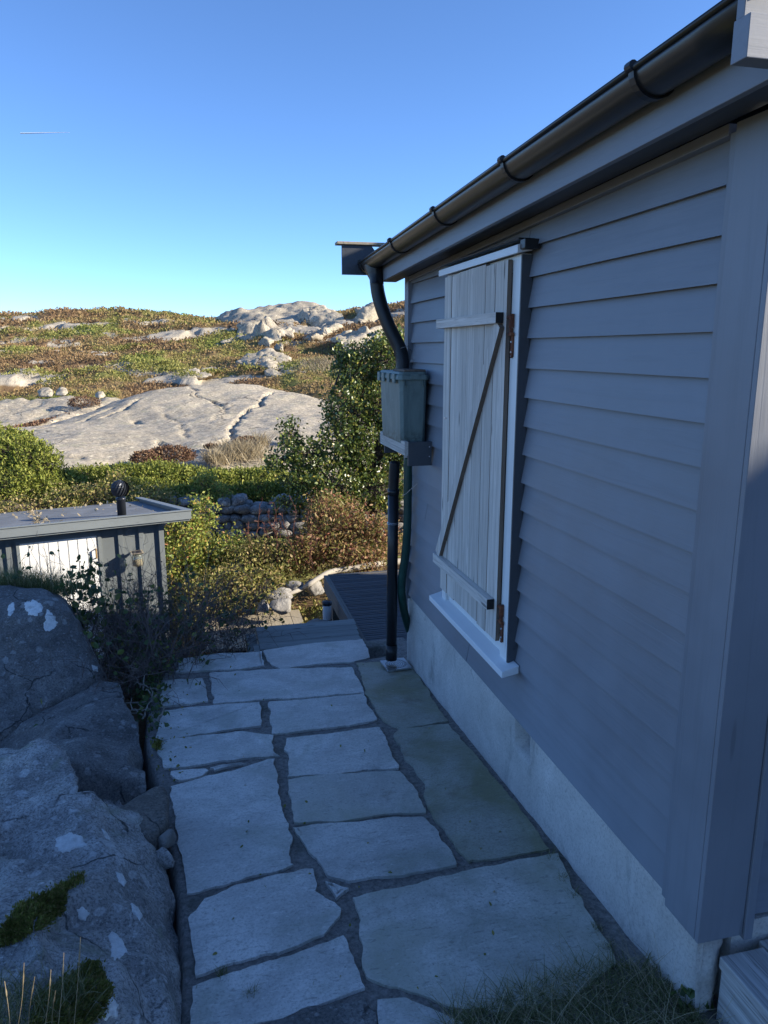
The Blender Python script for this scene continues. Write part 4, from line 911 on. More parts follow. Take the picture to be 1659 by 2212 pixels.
# ------------------------------------------------------------------ lamp, driftwood and stones by the deck
bl = empty('bollard_lamp', tuple(at(707,1342,7.95)), 'white garden bollard lamp with a dark cap beside the deck', 'garden lamp'); c = at(707,1342,7.95)
mb = MB(); mb.lathe(c, [(.05,0),(.05,.02)], 20); mb.build('base_ring', M['vent'], bl, True); mb = MB(); mb.lathe(c, [(.05,.185),(.052,.19),(.052,.222),(.045,.228),(.0,.229)], 20); mb.build('cap', M['vent'], bl, True)
mb = MB(); mb.lathe(c, [(.046,.02),(.047,.03),(.047,.18),(.046,.186)], 20); mb.build('tube', M['white_tube'], bl, True)
mb = MB(); mb.lathe(c, [(.04,-.15),(.04,.0)], 12); mb.build('foot', M['dark'], bl)
def W5(x, y, d): return at(365 + x*.3, 995.4 + y*.3, d)
lg = [W5(740,1000,9.70), W5(800,985,9.85), W5(850,962,9.90), W5(900,945,9.95), W5(960,918,10.05), W5(1010,890,10.00), W5(1070,850,10.10), W5(1140,810,10.25), W5(1210,790,10.40), W5(1300,780,10.50), W5(1400,762,10.60), W5(1500,745,10.80), W5(1620,730,11.00), W5(1800,715,11.20)]
S = smooth_path(lg[1:], 90); mb = MB()
rad = [(.022 + .026*min(1, i/70)) * (1 + .18*noise.noise(Vector((i*.21, 0, 0))) + .10*noise.noise(Vector((i*.7, 3, 0)))) for i in range(len(S))]
mb.tube(S, rad, 10); o = mb.build('driftwood_log', M['drift'], None, True); tag(o, 'long bleached driftwood log bent over the stones beyond the deck', 'log')
def st_(px, py, d, rx, ry, rz, seed, m, label): return boulder('stone', stone_pts(at(px, py, d), rx, ry, rz, 16, seed), m, label, 'stone', max(.012, rx*.1), rx*.12, 4, 3)
st_(607,1285,9.9,.22,.18,.11,11,M['palestone'],'flat pale stone under the left end of the driftwood log')
st_(608,1307,9.6,.19,.17,.115,12,M['palestone'],'round pale boulder on the plank platform corner, lowest of the stones by the log')
st_(637,1264,10.1,.14,.14,.062,13,M['palestone'],'small grey stone lying on top behind the thin end of the log')
st_(682,1268,10.2,.19,.18,.125,14,M['palestone'],'wide stone below the middle of the driftwood log')
st_(570,1312,9.7,.10,.14,.10,15,M['wallstone'],'dark stone left of the round pale boulder')
st_(690,1345,7.9,.16,.12,.03,16,M['palestone'],'flat stone slab at the foot of the bollard lamp')
st_(770,1228,10.9,.5,.15,.06,17,M['palestone'],'long flat stone under the thick end of the log beyond the deck')

# ------------------------------------------------------------------ drystone wall
mb_stones = []
def wall_stone(c, rx, ry, rz, seed):
    bm = bmesh.new(); bmesh.ops.create_icosphere(bm, subdivisions=2, radius=1); rr = random.Random(seed); o3 = Vector((rr.random()*50, rr.random()*50, 0))
    for v in bm.verts:
        p = v.co.copy(); q = Vector([math.copysign(abs(a) ** .72, a) for a in p]); k = 1 + .22*noise.noise(p*1.2 + o3) + .08*noise.noise(p*3 + o3)
        v.co = Vector(c) + Vector((q.x*rx*k, q.y*ry*k, q.z*rz*k))
    n0 = len(mbw.v); mbw.add([v.co for v in bm.verts], [[v.index for v in f.verts] for f in bm.faces]); bm.free()
mbw = MB(); i = 0
for row in range(6):
    zr = -3.36 + row*.135; x = -4.1 + random.uniform(0, .2)
    while x < .9:
        rx = random.uniform(.085, .19); l_ = x + rx
        if not (row == 5 and random.random() < .18):
            for dep in (0, .28):
                X, Y, Zq = lf(l_, 13.0 + dep + random.uniform(-.05, .05) + .05*row, zr + random.uniform(-.03, .03)); wall_stone((X, Y, Zq), rx*1.06, .17, random.uniform(.075, .10), i); i += 1
        x += 2*rx*.97
wl = mbw.build('drystone_wall', M['wallstone'], None, True); tag(wl, 'low drystone wall of lichened fieldstones below the juniper bank', 'stone wall')

# ================================================================== SHED
SA = Vector((-.18, 9.05, 0)); su = Vector((math.cos(R(14)), math.sin(R(14)), 0)); sn = Vector((su.y, -su.x, 0)); sb = -sn
shed = empty('shed', tuple(SA - su*2 + Vector((0,0,-4.0))), 'flat roofed grey board shed with a white door', 'shed')
def S3(a, b, z): return SA - su*a + sb*b + Vector((0,0,z))          # a left along the front, b backwards
def sbox(mb, a0, a1, b0, b1, z0, z1, tilt=0): mb.hexa([S3(a0,b0,z0-tilt*b0), S3(a1,b0,z0-tilt*b0), S3(a1,b1,z0-tilt*b1), S3(a0,b1,z0-tilt*b1), S3(a0,b0,z1-tilt*b0), S3(a1,b0,z1-tilt*b0), S3(a1,b1,z1-tilt*b1), S3(a0,b1,z1-tilt*b1)])
TL = .13; FZ0, FZ1 = -1.985, -1.875
mb = MB(); sbox(mb, .06, 5.0, .06, 3.45, FZ0 + .02, FZ1 - .055, TL); mb.build('roof', M['roof_felt'], shed, recalc=True)
mb = MB(); sbox(mb, 0, 5.0, 0, .022, FZ0, FZ1 - .01, TL); sbox(mb, .0, .022, .0225, 3.5, FZ0, FZ1 - .01, TL); sbox(mb, -.012, 5.0, -.012, .085, FZ1 - .0095, FZ1 + .006, TL); sbox(mb, -.012, .085, .0855, 3.5, FZ1 - .0095, FZ1 + .006, TL); sbox(mb, .015, 5.0, .0225, .05, FZ0 - .022, FZ0 + .05, TL)
mb.build('fascia', M['shed_trim'], shed, recalc=True, bevel=.002)
mb = MB(); mb.hexa([S3(.30,.22,-4.1), S3(5,.22,-4.1), S3(5,3.2,-4.1), S3(.30,3.2,-4.1), S3(.30,.22,FZ0+.02-TL*.22), S3(5,.22,FZ0+.02-TL*.22), S3(5,3.2,FZ0+.02-TL*3.2), S3(.30,3.2,FZ0+.02-TL*3.2)])
mb.build('wall', M['shed_paint'], shed, recalc=True)
mb = MB(); a_ = .30
DA0, DA1 = 1.06, 1.88                                                  # door span along the front
k = 0
while a_ < 5.0:
    if not (DA0 - .04 < a_ < DA1 + .02): sbox(mb, a_, a_ + .055, .192, .2195, -4.1, FZ0 + .02)
    a_ += .238; k += 1
sbox(mb, .30, .36, .185, .2195, -4.1, FZ0 + .02)
mb.each('batten', M['shed_paint'], shed, recalc=True, bevel=.002)
mb = MB(); sbox(mb, 1.05, 2.3, .170, .2195, -2.085, -2.05)
for i in range(6): sbox(mb, 1.08 + i*.20, 1.08 + i*.20 + .155, .175, .2195, -2.0495, FZ0 + .02)
mb.each('eave_block', M['shed_paint'], shed, recalc=True)
mb = MB(); sbox(mb, DA0, DA1, .195, .2195, -4.0, -2.115); dr = mb.build('door', M['door_white'], shed, recalc=True)
mb = MB()
for i in range(8): sbox(mb, DA0 + .02 + i*.103, DA0 + .02 + i*.103 + .094, .187, .1945, -3.96, -2.135)
mb.each('door_panel', M['door_white'], dr, recalc=True, bevel=.004)
mb = MB(); sbox(mb, DA0 - .035, DA0 - .002, .18, .2195, -4.0, -2.088); sbox(mb, DA1 + .002, DA1 + .035, .18, .2195, -4.0, -2.088); sbox(mb, DA0 - .0015, DA1 + .0015, .18, .2195, -2.11, -2.088); mb.each('door_frame', M['shed_trim'], dr, recalc=True)
mb = MB(); h0 = S3(DA0 + .03, .186, -2.27); mb.tube([h0, h0 + sn*.035, h0 + sn*.035 + Vector((0,0,-.10)), h0 + Vector((0,0,-.11))], .009, 8); mb.build('door_handle', M['amber'], dr)
vb = at(262, 1092, 9.42)
vt = empty('turbine_vent', tuple(vb), 'dark slatted ball shaped turbine vent on the shed roof', 'roof vent')
mb = MB(); mb.lathe(vb, [(.055,-.12),(.055,.075),(.062,.078),(.062,.10),(.05,.105)], 20); mb.build('neck', M['vent'], vt, True); mb = MB(); mb.lathe(vb, [(.03,.318),(.02,.326),(0,.33)], 16); mb.build('top_cap', M['vent'], vt, True)
mb = MB(); cc = vb + Vector((0,0,.215))
for k in range(18):
    V = []; a0 = 2*math.pi*k/18
    for i in range(11):
        t = -1 + 2*i/10; th = t*1.35; rr_ = .112*math.cos(th)**.8; z = .105*math.sin(th)/math.sin(1.35)
        for o2, r2 in ((0, 1.0), (.33, .86)): a = a0 + .55*t + o2; V.append(cc + Vector((rr_*r2*math.cos(a), rr_*r2*math.sin(a), z)))
    mb.add(V, [(2*i, 2*i+1, 2*i+3, 2*i+2) for i in range(10)])
mb.build('vanes', M['vent'], vt)
mb = MB(); mb.lathe(cc, [(0,-.1),(.06,-.07),(.075,0),(.06,.07),(0,.1)], 16); mb.build('core', M['dark'], vt)
lp0 = at(297, 1205, 8.83)
jr = empty('jar_lamp', tuple(lp0), 'small glass jar lamp with a pale square top on the shed wall', 'wall lamp')
mb = MB(); mb.lathe(lp0, [(.0,-.095),(.058,-.092),(.064,-.06),(.064,.01),(.045,.038),(.045,.05)], 18); mb.build('jar', M['glass'], jr, True)
mb = MB(); mb.lathe(lp0, [(.0,-.085),(.046,-.082),(.05,-.03),(.0,-.02)], 12); mb.build('filling', M['amber'], jr, True)
mb = MB(); mb.hexa([lp0 + su*x + sn*y + Vector((0,0,z)) for x, y, z in ((-.05,-.05,.05),(.05,-.05,.05),(.05,.05,.05),(-.05,.05,.05),(-.07,-.07,.075),(.07,-.07,.075),(.07,.07,.068),(-.07,.07,.068))]); mb.build('lamp_top', M['pale_plank'], jr)
mb = MB(); mb.hexa([lp0 + su*x + sn*y + Vector((0,0,z)) for x, y, z in ((-.05,-.05,.0755),(.05,-.05,.0755),(.05,.05,.0710),(-.05,.05,.0710),(-.05,-.05,.078),(.05,-.05,.078),(.05,.05,.0735),(-.05,.05,.0735))]); mb.build('solar_cell', M['solar'], jr)
mb = MB(); mb.tube([lp0 + Vector((0,0,.06)), lp0 - sn*.12 + Vector((0,0,.06)), lp0 - sn*.17 + Vector((0,0,-.02))], .008, 6); mb.build('bracket', M['dark'], jr)

# ------------------------------------------------------------------ unseen rock mass added to the right behind the viewer: it keeps the low sun off the path
knoll = boulder('sun_blocker_rock', [Vector(p) for p in [(5.6,-1.1,.35),(8.5,-1.4,2.1),(11.7,-1.5,4.05),(15,-1.6,5.9),(19,-1.8,6.4),(22,-2.5,5.2),(27,-3,3),(4.6,.6,-2.8),(4.6,-3,-2.8),(9,1.2,-2.8),(20,4,-2.8),(30,2,-3),(30,-9,-3),(18,-9,-3),(9,-7,-3)]],
    M['sunrock'], 'tall unseen rock mass added right of the timber landing to block the sun', 'rock outcrop', vox=.25, amp=.12, sc_n=.8, smooth=2, cuts=0)

# ================================================================== PLANTS
def surf(x, y): return ground_z(np.asarray(x, float), np.asarray(y, float))
# heather and grass on the hillside (nobody could count the tufts)
N = 80000
u = rng.random(N); f_ = 17.5 * (78/17.5) ** (u ** .85); l_ = (rng.random(N) * 2 - 1) * f_ * .66
X = l_*HY + f_*HX; Y = -l_*HX + f_*HY; rm_ = rockmask(X, Y); dz = dome(X, Y)
Z = surf(X, Y); keep = (rm_ < .5) & ((dz < Z - .02) | (l_ > 3) | (f_ > 33.5) | (l_ < -18.5))
P = np.stack([X, Y, Z], 1)[keep]; cl = P[:, :2]
mound = np.maximum(0, fbm(P[:,0]*1.3+5, P[:,1]*1.3, 3) - .35) * .55
K = 6; P4 = np.repeat(P, K, 0); ff4 = np.repeat(f_[keep], K); P4 = P4 + rng.normal(size=P4.shape) * np.array([.18, .18, .02]) * (ff4/38)[:, None]; P4[:, 2] += np.repeat(mound, K) * rng.random(len(P4))
V, Fc = flakes(P4, np.clip(ff4 * .0027, .05, .19), .9, .6, .5)
hh = np_mesh('heather', V, Fc, M['heath']); tag(hh, 'brown and green heather covering the rocky hillside', 'heather', kind='stuff')
Pj = []
for px, py, rx, rz in [(230,808,3.0,.5),(330,812,2.2,.6),(355,800,1.5,.5),(50,812,2.4,.5),(120,735,3,.5),(30,770,2.6,.5),(300,752,2,.4),(420,742,2.4,.4),(560,770,2,.4),(480,812,2.2,.4),(150,820,2,.4),(590,745,1.6,.5),(610,698,1.6,.4),(20,728,3,.5),(250,700,2.5,.4),(640,770,1.4,.4)]:
    h_ = ray_hit(px, py, base)
    for k in range(7):
        q = np.array([h_.x + rng.normal()*rx*.5, h_.y + rng.normal()*rx*.28, 0]); q[2] = float(surf([q[0]], [q[1]])[0]); m_ = 130; dd = unit(rng.normal(size=(m_, 3))); dd[:, 2] = np.abs(dd[:, 2]); Pj.append(q + dd * np.array([.6, .6, rz * .55]) * (.8 + .3*rng.random((m_, 1))))
Pj = np.concatenate(Pj); V, Fc = flakes(Pj, .12, .9, .5); M['matgreen'] = foliage('olive_juniper_mat', [(0, (.13, .13, .035)), (.5, (.26, .26, .07)), (1, (.40, .37, .13))], .2, .8, .2); o = np_mesh('juniper_mats', V, Fc, M['matgreen']); tag(o, 'olive green juniper mats dotted over the brown heather hillside', 'juniper', kind='stuff')
# dry grass tufts: right flank, cracks of the whaleback
def scatter_blades(name, P, h, wd, m, label, cat='grass', **k):
    V, Fc = blades(P, h, wd, **k); o = np_mesh(name, V, Fc, m); tag(o, label, cat, kind='stuff'); return o
P = []
for px, py, rx, ry, n_ in [(690,775,45,14,1100),(520,985,50,9,900),(470,1000,30,5,300),(560,968,20,6,200),(620,958,14,5,120)]:
    for i in range(n_):
        h = None; ax, ay = px + rng.normal()*rx*.5, py + rng.normal()*ry*.5
        fn = dome if py > 900 else base
        P.append((ax, ay, py))
Pg = []
for ax, ay, py in P:
    r = ray(ax, ay); d = 19.0 if py > 900 else 36.0
    if py > 900: d = 18.6 + (985 - ay) * .045
    else: d = 36 + (775 - ay) * .12
    p = r * d; z = max(float(dome(np.array([p.x]), np.array([p.y]))[0]), -9) if py > 900 else float(surf([p.x], [p.y])[0]); Pg.append((p.x, p.y, z))
Pg = np.array(Pg); scatter_blades('dry_grass', Pg, .32, .022, M['drygrass'], 'straw coloured dry grass on the whaleback ledges and below the knoll', lean=.5, seg=2)
# heather cushions sitting on the whaleback
def cushion(px, py, d, rx, ry, rz, n_, label, m='heather2', ls=.05):
    c = np.array(at(px, py, d)); root = empty('heather_clump', tuple(c - np.array([0,0,rz])), label, 'heather clump', 'heather clumps on the whaleback')
    Pp = in_ellipsoids([(c, (rx, ry, rz))], n_, .75); Pp = Pp[Pp[:, 2] > c[2] - rz*.6]; V, Fc = leaves(Pp, ls, .8, .5); np_mesh('foliage', V, Fc, M[m], root)
    mb = MB()
    for k in range(24):
        q = c + unit(rng.normal(size=3)) * np.array([rx, ry, rz]) * .8; mb.tube(wiggle(c - np.array([0,0,rz]), q, 3, .2), .006, 3, False)
    mb.build('stems', M['twig'], root)
M['heather2'] = foliage('brown_heather_clump', [(0, (.10, .05, .035)), (.5, (.19, .11, .07)), (1, (.30, .2, .11))], .15, .8, .2)
for px, py, d, rx, ry, rz, n_, lb in [(315,990,17.2,.32,.3,.16,2200,'brown heather clump low on the whaleback, left of the pair'),(368,985,17.5,.55,.3,.22,3600,'wide brown heather clump low in the middle of the whaleback'),(538,958,19.4,.42,.3,.17,2400,'rounded russet heather clump on the right ledge of the whaleback'),
                                       (182,870,27.5,.55,.4,.22,2000,'dark heather clump on the upper left shoulder of the whaleback'),(455,965,18.8,.16,.14,.06,500,'tiny heather clump in the centre foot of the whaleback'),(690,940,21.5,.6,.3,.14,1500,'heather clump on the far right foot of the whaleback')]: cushion(px, py, d, rx, ry, rz, n_, lb)
# far knoll on the right skyline and loose outcrops, one boulder each
def outc(name, pts, label, vox, amp, sc_n, facet=.5): return boulder(name, A(*pts), M['sunrock'], label, 'rock outcrop', vox, amp, sc_n, 2, facet=facet, cuts=(18 if vox >= .2 else 0))
outc('rock_outcrop', [(462,700,60),(484,676,60),(525,668,60),(560,666,60),(600,659,61),(642,657,61),(680,664,60),(725,671,60),(745,690,58),(700,712,54),(620,735,50),(560,722,52),(490,712,56),(600,690,70),(480,720,60),(740,730,58)], 'pale rock knoll standing on the right skyline', .25, .5, .5, 1.2)
outc('rock_outcrop', [(745,684,62),(790,668,64),(832,658,66),(870,664,66),(930,668,66),(930,700,58),(800,705,56),(750,700,58),(850,730,62)], 'rock knoll on the skyline behind the black hose', .25, .5, .5, 1.2)
def ledge(poly, label, lift=.97, seed=0):
    P = []
    for px, py in poly:
        h_ = ray_hit(px, py, base); P += [h_ * lift, h_ * 1.015 + Vector((0, 0, -.6))]
    o_ = boulder('rock_outcrop', P, M['sunrock'], label, 'rock outcrop', .16, .34, .9, 1, facet=1.6, cuts=40, cut=.45)
    return o_
ledge([(500,722),(545,706),(600,704),(632,718),(640,740),(596,756),(530,748)], 'broken grey ledge below the left half of the skyline knoll')
ledge([(640,700),(700,690),(748,700),(742,728),(695,744),(650,734)], 'grey rock step below the right half of the skyline knoll')
ledge([(700,742),(760,716),(832,706),(872,724),(862,764),(792,774),(722,764)], 'wide cracked ledge above the small tree')
ledge([(762,694),(820,672),(884,668),(905,692),(825,706)], 'upper ledge near the skyline beside the black hose')
ledge([(560,762),(610,756),(650,762),(640,774),(580,774)], 'thin rock rib between the split boulder and the broken ledge')
outc('rock_outcrop', [(505,782,38.5),(535,764,39),(575,757,39.5),(618,762,39),(640,782,38),(638,800,37),(600,802,36.8),(580,795,36.5),(545,790,37.5),(570,800,41),(510,795,39)], 'pale split boulder half way down the hillside', .1, .22, 1.2, .8)
outc('rock_outcrop', [(570,800,36),(583,794,36.3),(600,800,36),(615,812,35.6),(590,815,35.5),(575,812,36),(590,806,38)], 'small pointed rock below the split boulder', .06, .08, 2)
outc('rock_outcrop', [(632,812,34.5),(640,802,34.8),(655,803,34.8),(664,814,34.5),(650,824,34),(634,822,34.2),(648,818,36)], 'small rock right of the pointed one', .06, .08, 2)
outc('rock_outcrop', [(408,808,36),(420,802,36.5),(440,803,36.5),(462,810,36),(440,818,35.5),(412,816,35.6),(436,815,38)], 'low pale slab in the heather above the whaleback', .07, .08, 2)
outc('rock_outcrop', [(80,845,31),(92,836,31),(108,838,31),(118,848,31),(112,858,30.6),(86,858,30.6),(98,850,32)], 'rounded grey rock at left above the whaleback', .05, .06, 2.5)
outc('rock_outcrop', [(120,842,31),(132,834,31),(145,838,31),(148,852,30.8),(136,856,30.6),(120,854,30.7),(134,848,32)], 'dark small boulder right of the rounded grey rock', .05, .06, 2.5)
outc('rock_outcrop', [(205,850,30),(212,845,30),(222,846,30),(228,856,30),(215,862,29.6),(204,858,29.8),(214,855,31)], 'smallest of the boulders lined up above the whaleback', .04, .05, 2.5)
outc('rock_outcrop', [(-60,885,28),(0,866,29),(60,872,29),(120,868,29.3),(200,866,29.3),(260,862,29.5),(300,858,29.5),(300,870,28.5),(200,885,27.5),(110,905,26),(0,935,24.5),(-60,945,24.5),(40,940,24.5),(100,915,26),(100,900,31)], 'long low rock shelf at the left edge behind the whaleback', .14, .22, .9, .5)
# junipers
M['jun_stem'] = M['bark']
def juniper(name, blobs_, n_, ls, label, per=9, up=.7):
    ells = [(np.array(at(px, py, d)), (rx, ry, rz)) for px, py, d, rx, ry, rz in blobs_]; b0 = np.mean([e[0] for e in ells], 0); b0[2] = min(e[0][2]-e[1][2] for e in ells) - .1
    return bush(name, b0, ells, n_, per, ls, .035, M['juniper'], M['bark'], label, 'juniper', None, .72, .006, .028, up, .35)
juniper('juniper_bush', [(30,1000,13.6,.62,.6,.5),(80,1010,13.4,.42,.4,.42),(-30,975,14.0,.6,.5,.5),(20,1060,13.0,.7,.5,.4),(95,1060,13.2,.35,.4,.3),(140,1050,13.6,.4,.4,.26),(40,960,14.2,.3,.3,.3)], 3600, .06, 'tall green juniper at the left edge behind the shed')
juniper('juniper_bush', [(200,1040,14.8,.6,.5,.26),(270,1035,15.0,.6,.5,.26),(340,1030,15.2,.6,.5,.27),(400,1040,15.2,.5,.5,.27),(300,1065,14.2,.7,.5,.22),(400,1075,14.0,.5,.45,.2),(230,1075,14.0,.6,.4,.2)], 4200, .06, 'broad low juniper mat between the whaleback and the shed roof')
juniper('juniper_bush', [(460,1042,15.2,.5,.5,.22),(520,1040,15.4,.55,.5,.22),(580,1038,15.4,.5,.5,.24),(470,1068,14.6,.5,.4,.18),(560,1065,14.6,.6,.4,.2),(640,1060,14.8,.6,.4,.22)], 3600, .06, 'shaded end of the juniper mat above the drystone wall')
# autumn roses in front of the juniper and behind the shed
def B(name, blobs_, ncl, per, ls, clr, lm, tm, label, cat='bush', up=.2, shell=.3, tw=.005, tr=.012, dz=0, sub=1, aspect=.55):
    ells = [(np.array(at(px, py, d)), (rx, ry, rz)) for px, py, d, rx, ry, rz in blobs_]; b0 = np.mean([e[0] for e in ells], 0); b0[2] = min(e[0][2]-e[1][2] for e in ells) - dz
    return bush(name, b0, ells, ncl, per, ls, clr, M[lm], M[tm], label, cat, None, shell, tw, tr, up, aspect, sub=sub)
B('rose_bush', [(60,1105,12.4,.9,.4,.2),(150,1085,12.8,.5,.4,.22),(220,1075,12.8,.5,.3,.25),(255,1055,13.0,.2,.2,.3),(330,1085,12.6,.4,.3,.22)], 700, 14, .045, .07, 'leaf_mixed', 'twig', 'low autumn coloured rose scrub behind the shed roof')
B('rose_bush', [(445,1060,13.8,.25,.25,.3),(480,1075,13.6,.2,.2,.2)], 200, 14, .045, .06, 'leaf_rose', 'twig', 'green sapling bush left of the drystone wall')
B('rose_bush', [(400,1165,11.2,.35,.4,.32),(440,1110,11.4,.18,.2,.28),(430,1210,10.8,.5,.45,.34),(500,1200,10.9,.3,.4,.28),(390,1230,10.6,.35,.4,.3)], 750, 13, .05, .07, 'leaf_rose', 'twig', 'yellow green rose bush beside the right corner of the shed', dz=.4)
B('rose_bush', [(540,1220,10.6,.42,.4,.32),(600,1215,10.6,.35,.4,.3),(500,1275,10.0,.45,.4,.3),(560,1270,10.1,.35,.4,.26),(450,1290,9.9,.4,.4,.3)], 850, 12, .045, .08, 'leaf_mixed', 'twig', 'mixed green and tan rose thicket behind the dead twigs', dz=.3, tw=.0055)
B('rose_bush', [(700,1110,11.2,.26,.3,.34),(760,1150,11.0,.34,.3,.36),(815,1170,11.0,.3,.3,.36),(690,1175,10.8,.3,.3,.3),(770,1205,10.7,.45,.3,.25),(650,1200,10.7,.25,.3,.25),(740,1095,11.4,.2,.2,.2)], 800, 12, .055, .08, 'leaf_red', 'twig_red', 'russet leaved rose bush between the drystone wall and the deck', dz=.3, tw=.006, aspect=.4)
# bare red stems standing up among them
tb = MB()
for i in range(26):
    px = random.uniform(530, 690); py = random.uniform(1190, 1250); d = random.uniform(10.4, 11); a = np.array(at(px, py, d)); b = a + np.array([random.uniform(-.25,.25), random.uniform(-.1,.1), random.uniform(.35,.85)])
    pts = wiggle(a, b, 7, .12); tb.tube(pts, [.009 - .0009*k for k in range(8)], 4, False)
    for q in pts[2:]:
        for s_ in range(2): tb.tube([q, q + rng.normal(size=3)*.03 + np.array([0,0,.02])], .0045, 3, False)
bs = tb.build('bare_stems', M['twig_red'], None); tag(bs, 'bare thorny red stems rising in front of the drystone wall', 'bare stems', kind='stuff')
# the dark leaved tree by the cabin corner
tree_blobs = [(770,800,12.9,.44,.5,.36),(748,765,12.9,.2,.2,.28),(835,775,12.9,.5,.5,.42),(865,745,13.2,.3,.3,.3),(750,880,12.6,.42,.5,.44),(840,880,12.8,.5,.5,.5),(735,960,12.4,.40,.45,.42),(810,980,12.6,.55,.5,.5),(880,960,12.8,.5,.5,.5),
              (628,935,12.2,.2,.22,.26),(612,990,12.1,.32,.3,.2),(665,985,12.1,.34,.3,.26),(645,1040,12.0,.32,.3,.2),(720,1045,12.0,.5,.4,.3),(810,1060,12.2,.55,.4,.32),(625,1085,11.9,.24,.25,.12),(700,1095,11.8,.4,.3,.2),(950,900,13.4,.7,.7,.7)]
ells = [(np.array(at(px, py, d)), (rx, ry, rz)) for px, py, d, rx, ry, rz in tree_blobs]
tb_ = np.array(at(790, 1150, 12.7)); bush('small_tree', (tb_[0], tb_[1], -3.3), ells, 2300, 14, .052, .05, M['leaf_dark'], M['bark'], 'dense dark leaved small tree beside the far cabin corner', 'tree', None, .5, .007, .05, .15, .7)

# the tangled leafless briar at the path edge, in the shade
br = empty('briar', (-.9, 6.2, -2.7), 'tangled leafless briar with dark hips at the left of the path end', 'briar')
tw = MB(); hips = []; lp_ = []
cx_ = [( -1.5,6.6),( -1.1,6.1),( -.7,6.5),( -.35,6.0),( -.2,6.5),( .15,6.7),(-.6,5.6),(-1.0,5.5),(-.9,6.9),(-1.7,7.0)]
for i in range(620):
    bx, by = cx_[i % len(cx_)]; bx += rng.normal()*.16; by += rng.normal()*.16
    bz = -2.75 + .1*rng.random(); L = rng.uniform(.5, 1.25); el = rng.uniform(.25, 1.45); az = rng.uniform(0, 2*math.pi)
    L = L*.72
    if i % 6 == 0: el = rng.uniform(1.1, 1.5); L = rng.uniform(.7, 1.15)
    d = np.array([math.cos(az)*math.cos(el), math.sin(az)*math.cos(el), math.sin(el)]); p = np.array([bx, by, bz]); pts = [p]; ns = 9
    for k in range(ns):
        d = unit(d + rng.normal(size=3)*.16 + np.array([0,0,-.05 if k > 4 else .02])); p = p + d*L/ns
        if p[2] < -2.72: p[2] = -2.70
        if -.35 < p[0] < 1.5 and p[1] < 5.95 and p[2] < -2.40: p[2] = -2.40
        pts.append(p)
    r0 = rng.uniform(.0022, .0050); tw.tube(pts, [r0*(1-.07*k) for k in range(ns+1)], 3, False)
    for k in range(3, ns+1):
        for rep in range(2):
            if rng.random() < .7:
                q = pts[k]; dd = unit(d + rng.normal(size=3)*.9 + np.array([0,0,.3])); e = q + dd*rng.uniform(.06, .2); m_ = (q+e)/2 + rng.normal(size=3)*.012; tw.tube([q, m_, e], [.0018,.0015,.0011], 3, False)
                if rng.random() < .07: hips.append(e)
                if rng.random() < .07: lp_.append(e)
tw.build('twigs', M['twig'], br)
hb = MB()
for h in hips[:140]:
    bm = bmesh.new(); bmesh.ops.create_icosphere(bm, subdivisions=1, radius=.0075); hb.add([v.co + Vector(h) for v in bm.verts], [[v.index for v in f.verts] for f in bm.faces]); bm.free()
tag(hb.build('hips', M['berry'], br), kind='stuff')
Lc = np.repeat(np.array(lp_), 3, 0); Lc = Lc + rng.normal(size=Lc.shape)*.03
low = np.stack([rng.normal(size=420)*.55 - .75, rng.normal(size=420)*.4 + 6.0, -2.6 + rng.random(420)*.3], 1); Lc = np.concatenate([Lc, low]); Lc = Lc[(Lc[:,0] < .0) | (Lc[:,1] > 6.2)]
V, Fc = leaves(Lc, .042, .3, .75); np_mesh('leaves', V, Fc, M['leaf_shade'], br)
# leafy shoots over the boulder shoulder
ells = [(np.array(at(150,1262,6.5)), (.16,.2,.08)), (np.array(at(190,1235,6.4)), (.13,.15,.1)), (np.array(at(205,1300,6.0)), (.12,.15,.14)), (np.array(at(190,1340,5.9)), (.1,.15,.12))]
bush('rose_bush', at(170,1400,6.2), ells, 80, 3, .06, .05, M['leaf_shade'], M['twig'], 'shaded leafy rose shoots behind the lichen patched boulder', 'bush', None, .2, .003, .006, .4, .65)
# pale dead roots at the path edge
tb = MB()
for i in range(16):
    a = np.array(onpath(random.uniform(300, 345), random.uniform(1480, 1570))) + np.array([0,0,.02]); b = a + np.array([rng.normal()*.12, rng.normal()*.16, rng.uniform(.0,.10)]); tb.tube(wiggle(a, b, 6, .4), [.007,.0065,.006,.005,.004,.003,.002], 5)
rt_ = tb.build('dead_roots', M['twig_pale'], None); tag(rt_, 'pale dead rootlets littering the left path edge', 'roots', kind='stuff')
ivy = np.array([tuple(onpath(random.gauss(318, 20), random.gauss(1500, 55))) for _ in range(260)]); ivy = ivy + rng.random(ivy.shape)*.07; V, Fc = leaves(ivy, .035, .6, .8); o = np_mesh('ground_leaves', V, Fc, M['leaf_shade']); tag(o, 'creeping green leaves between the slab and the path', 'leaves', kind='stuff')
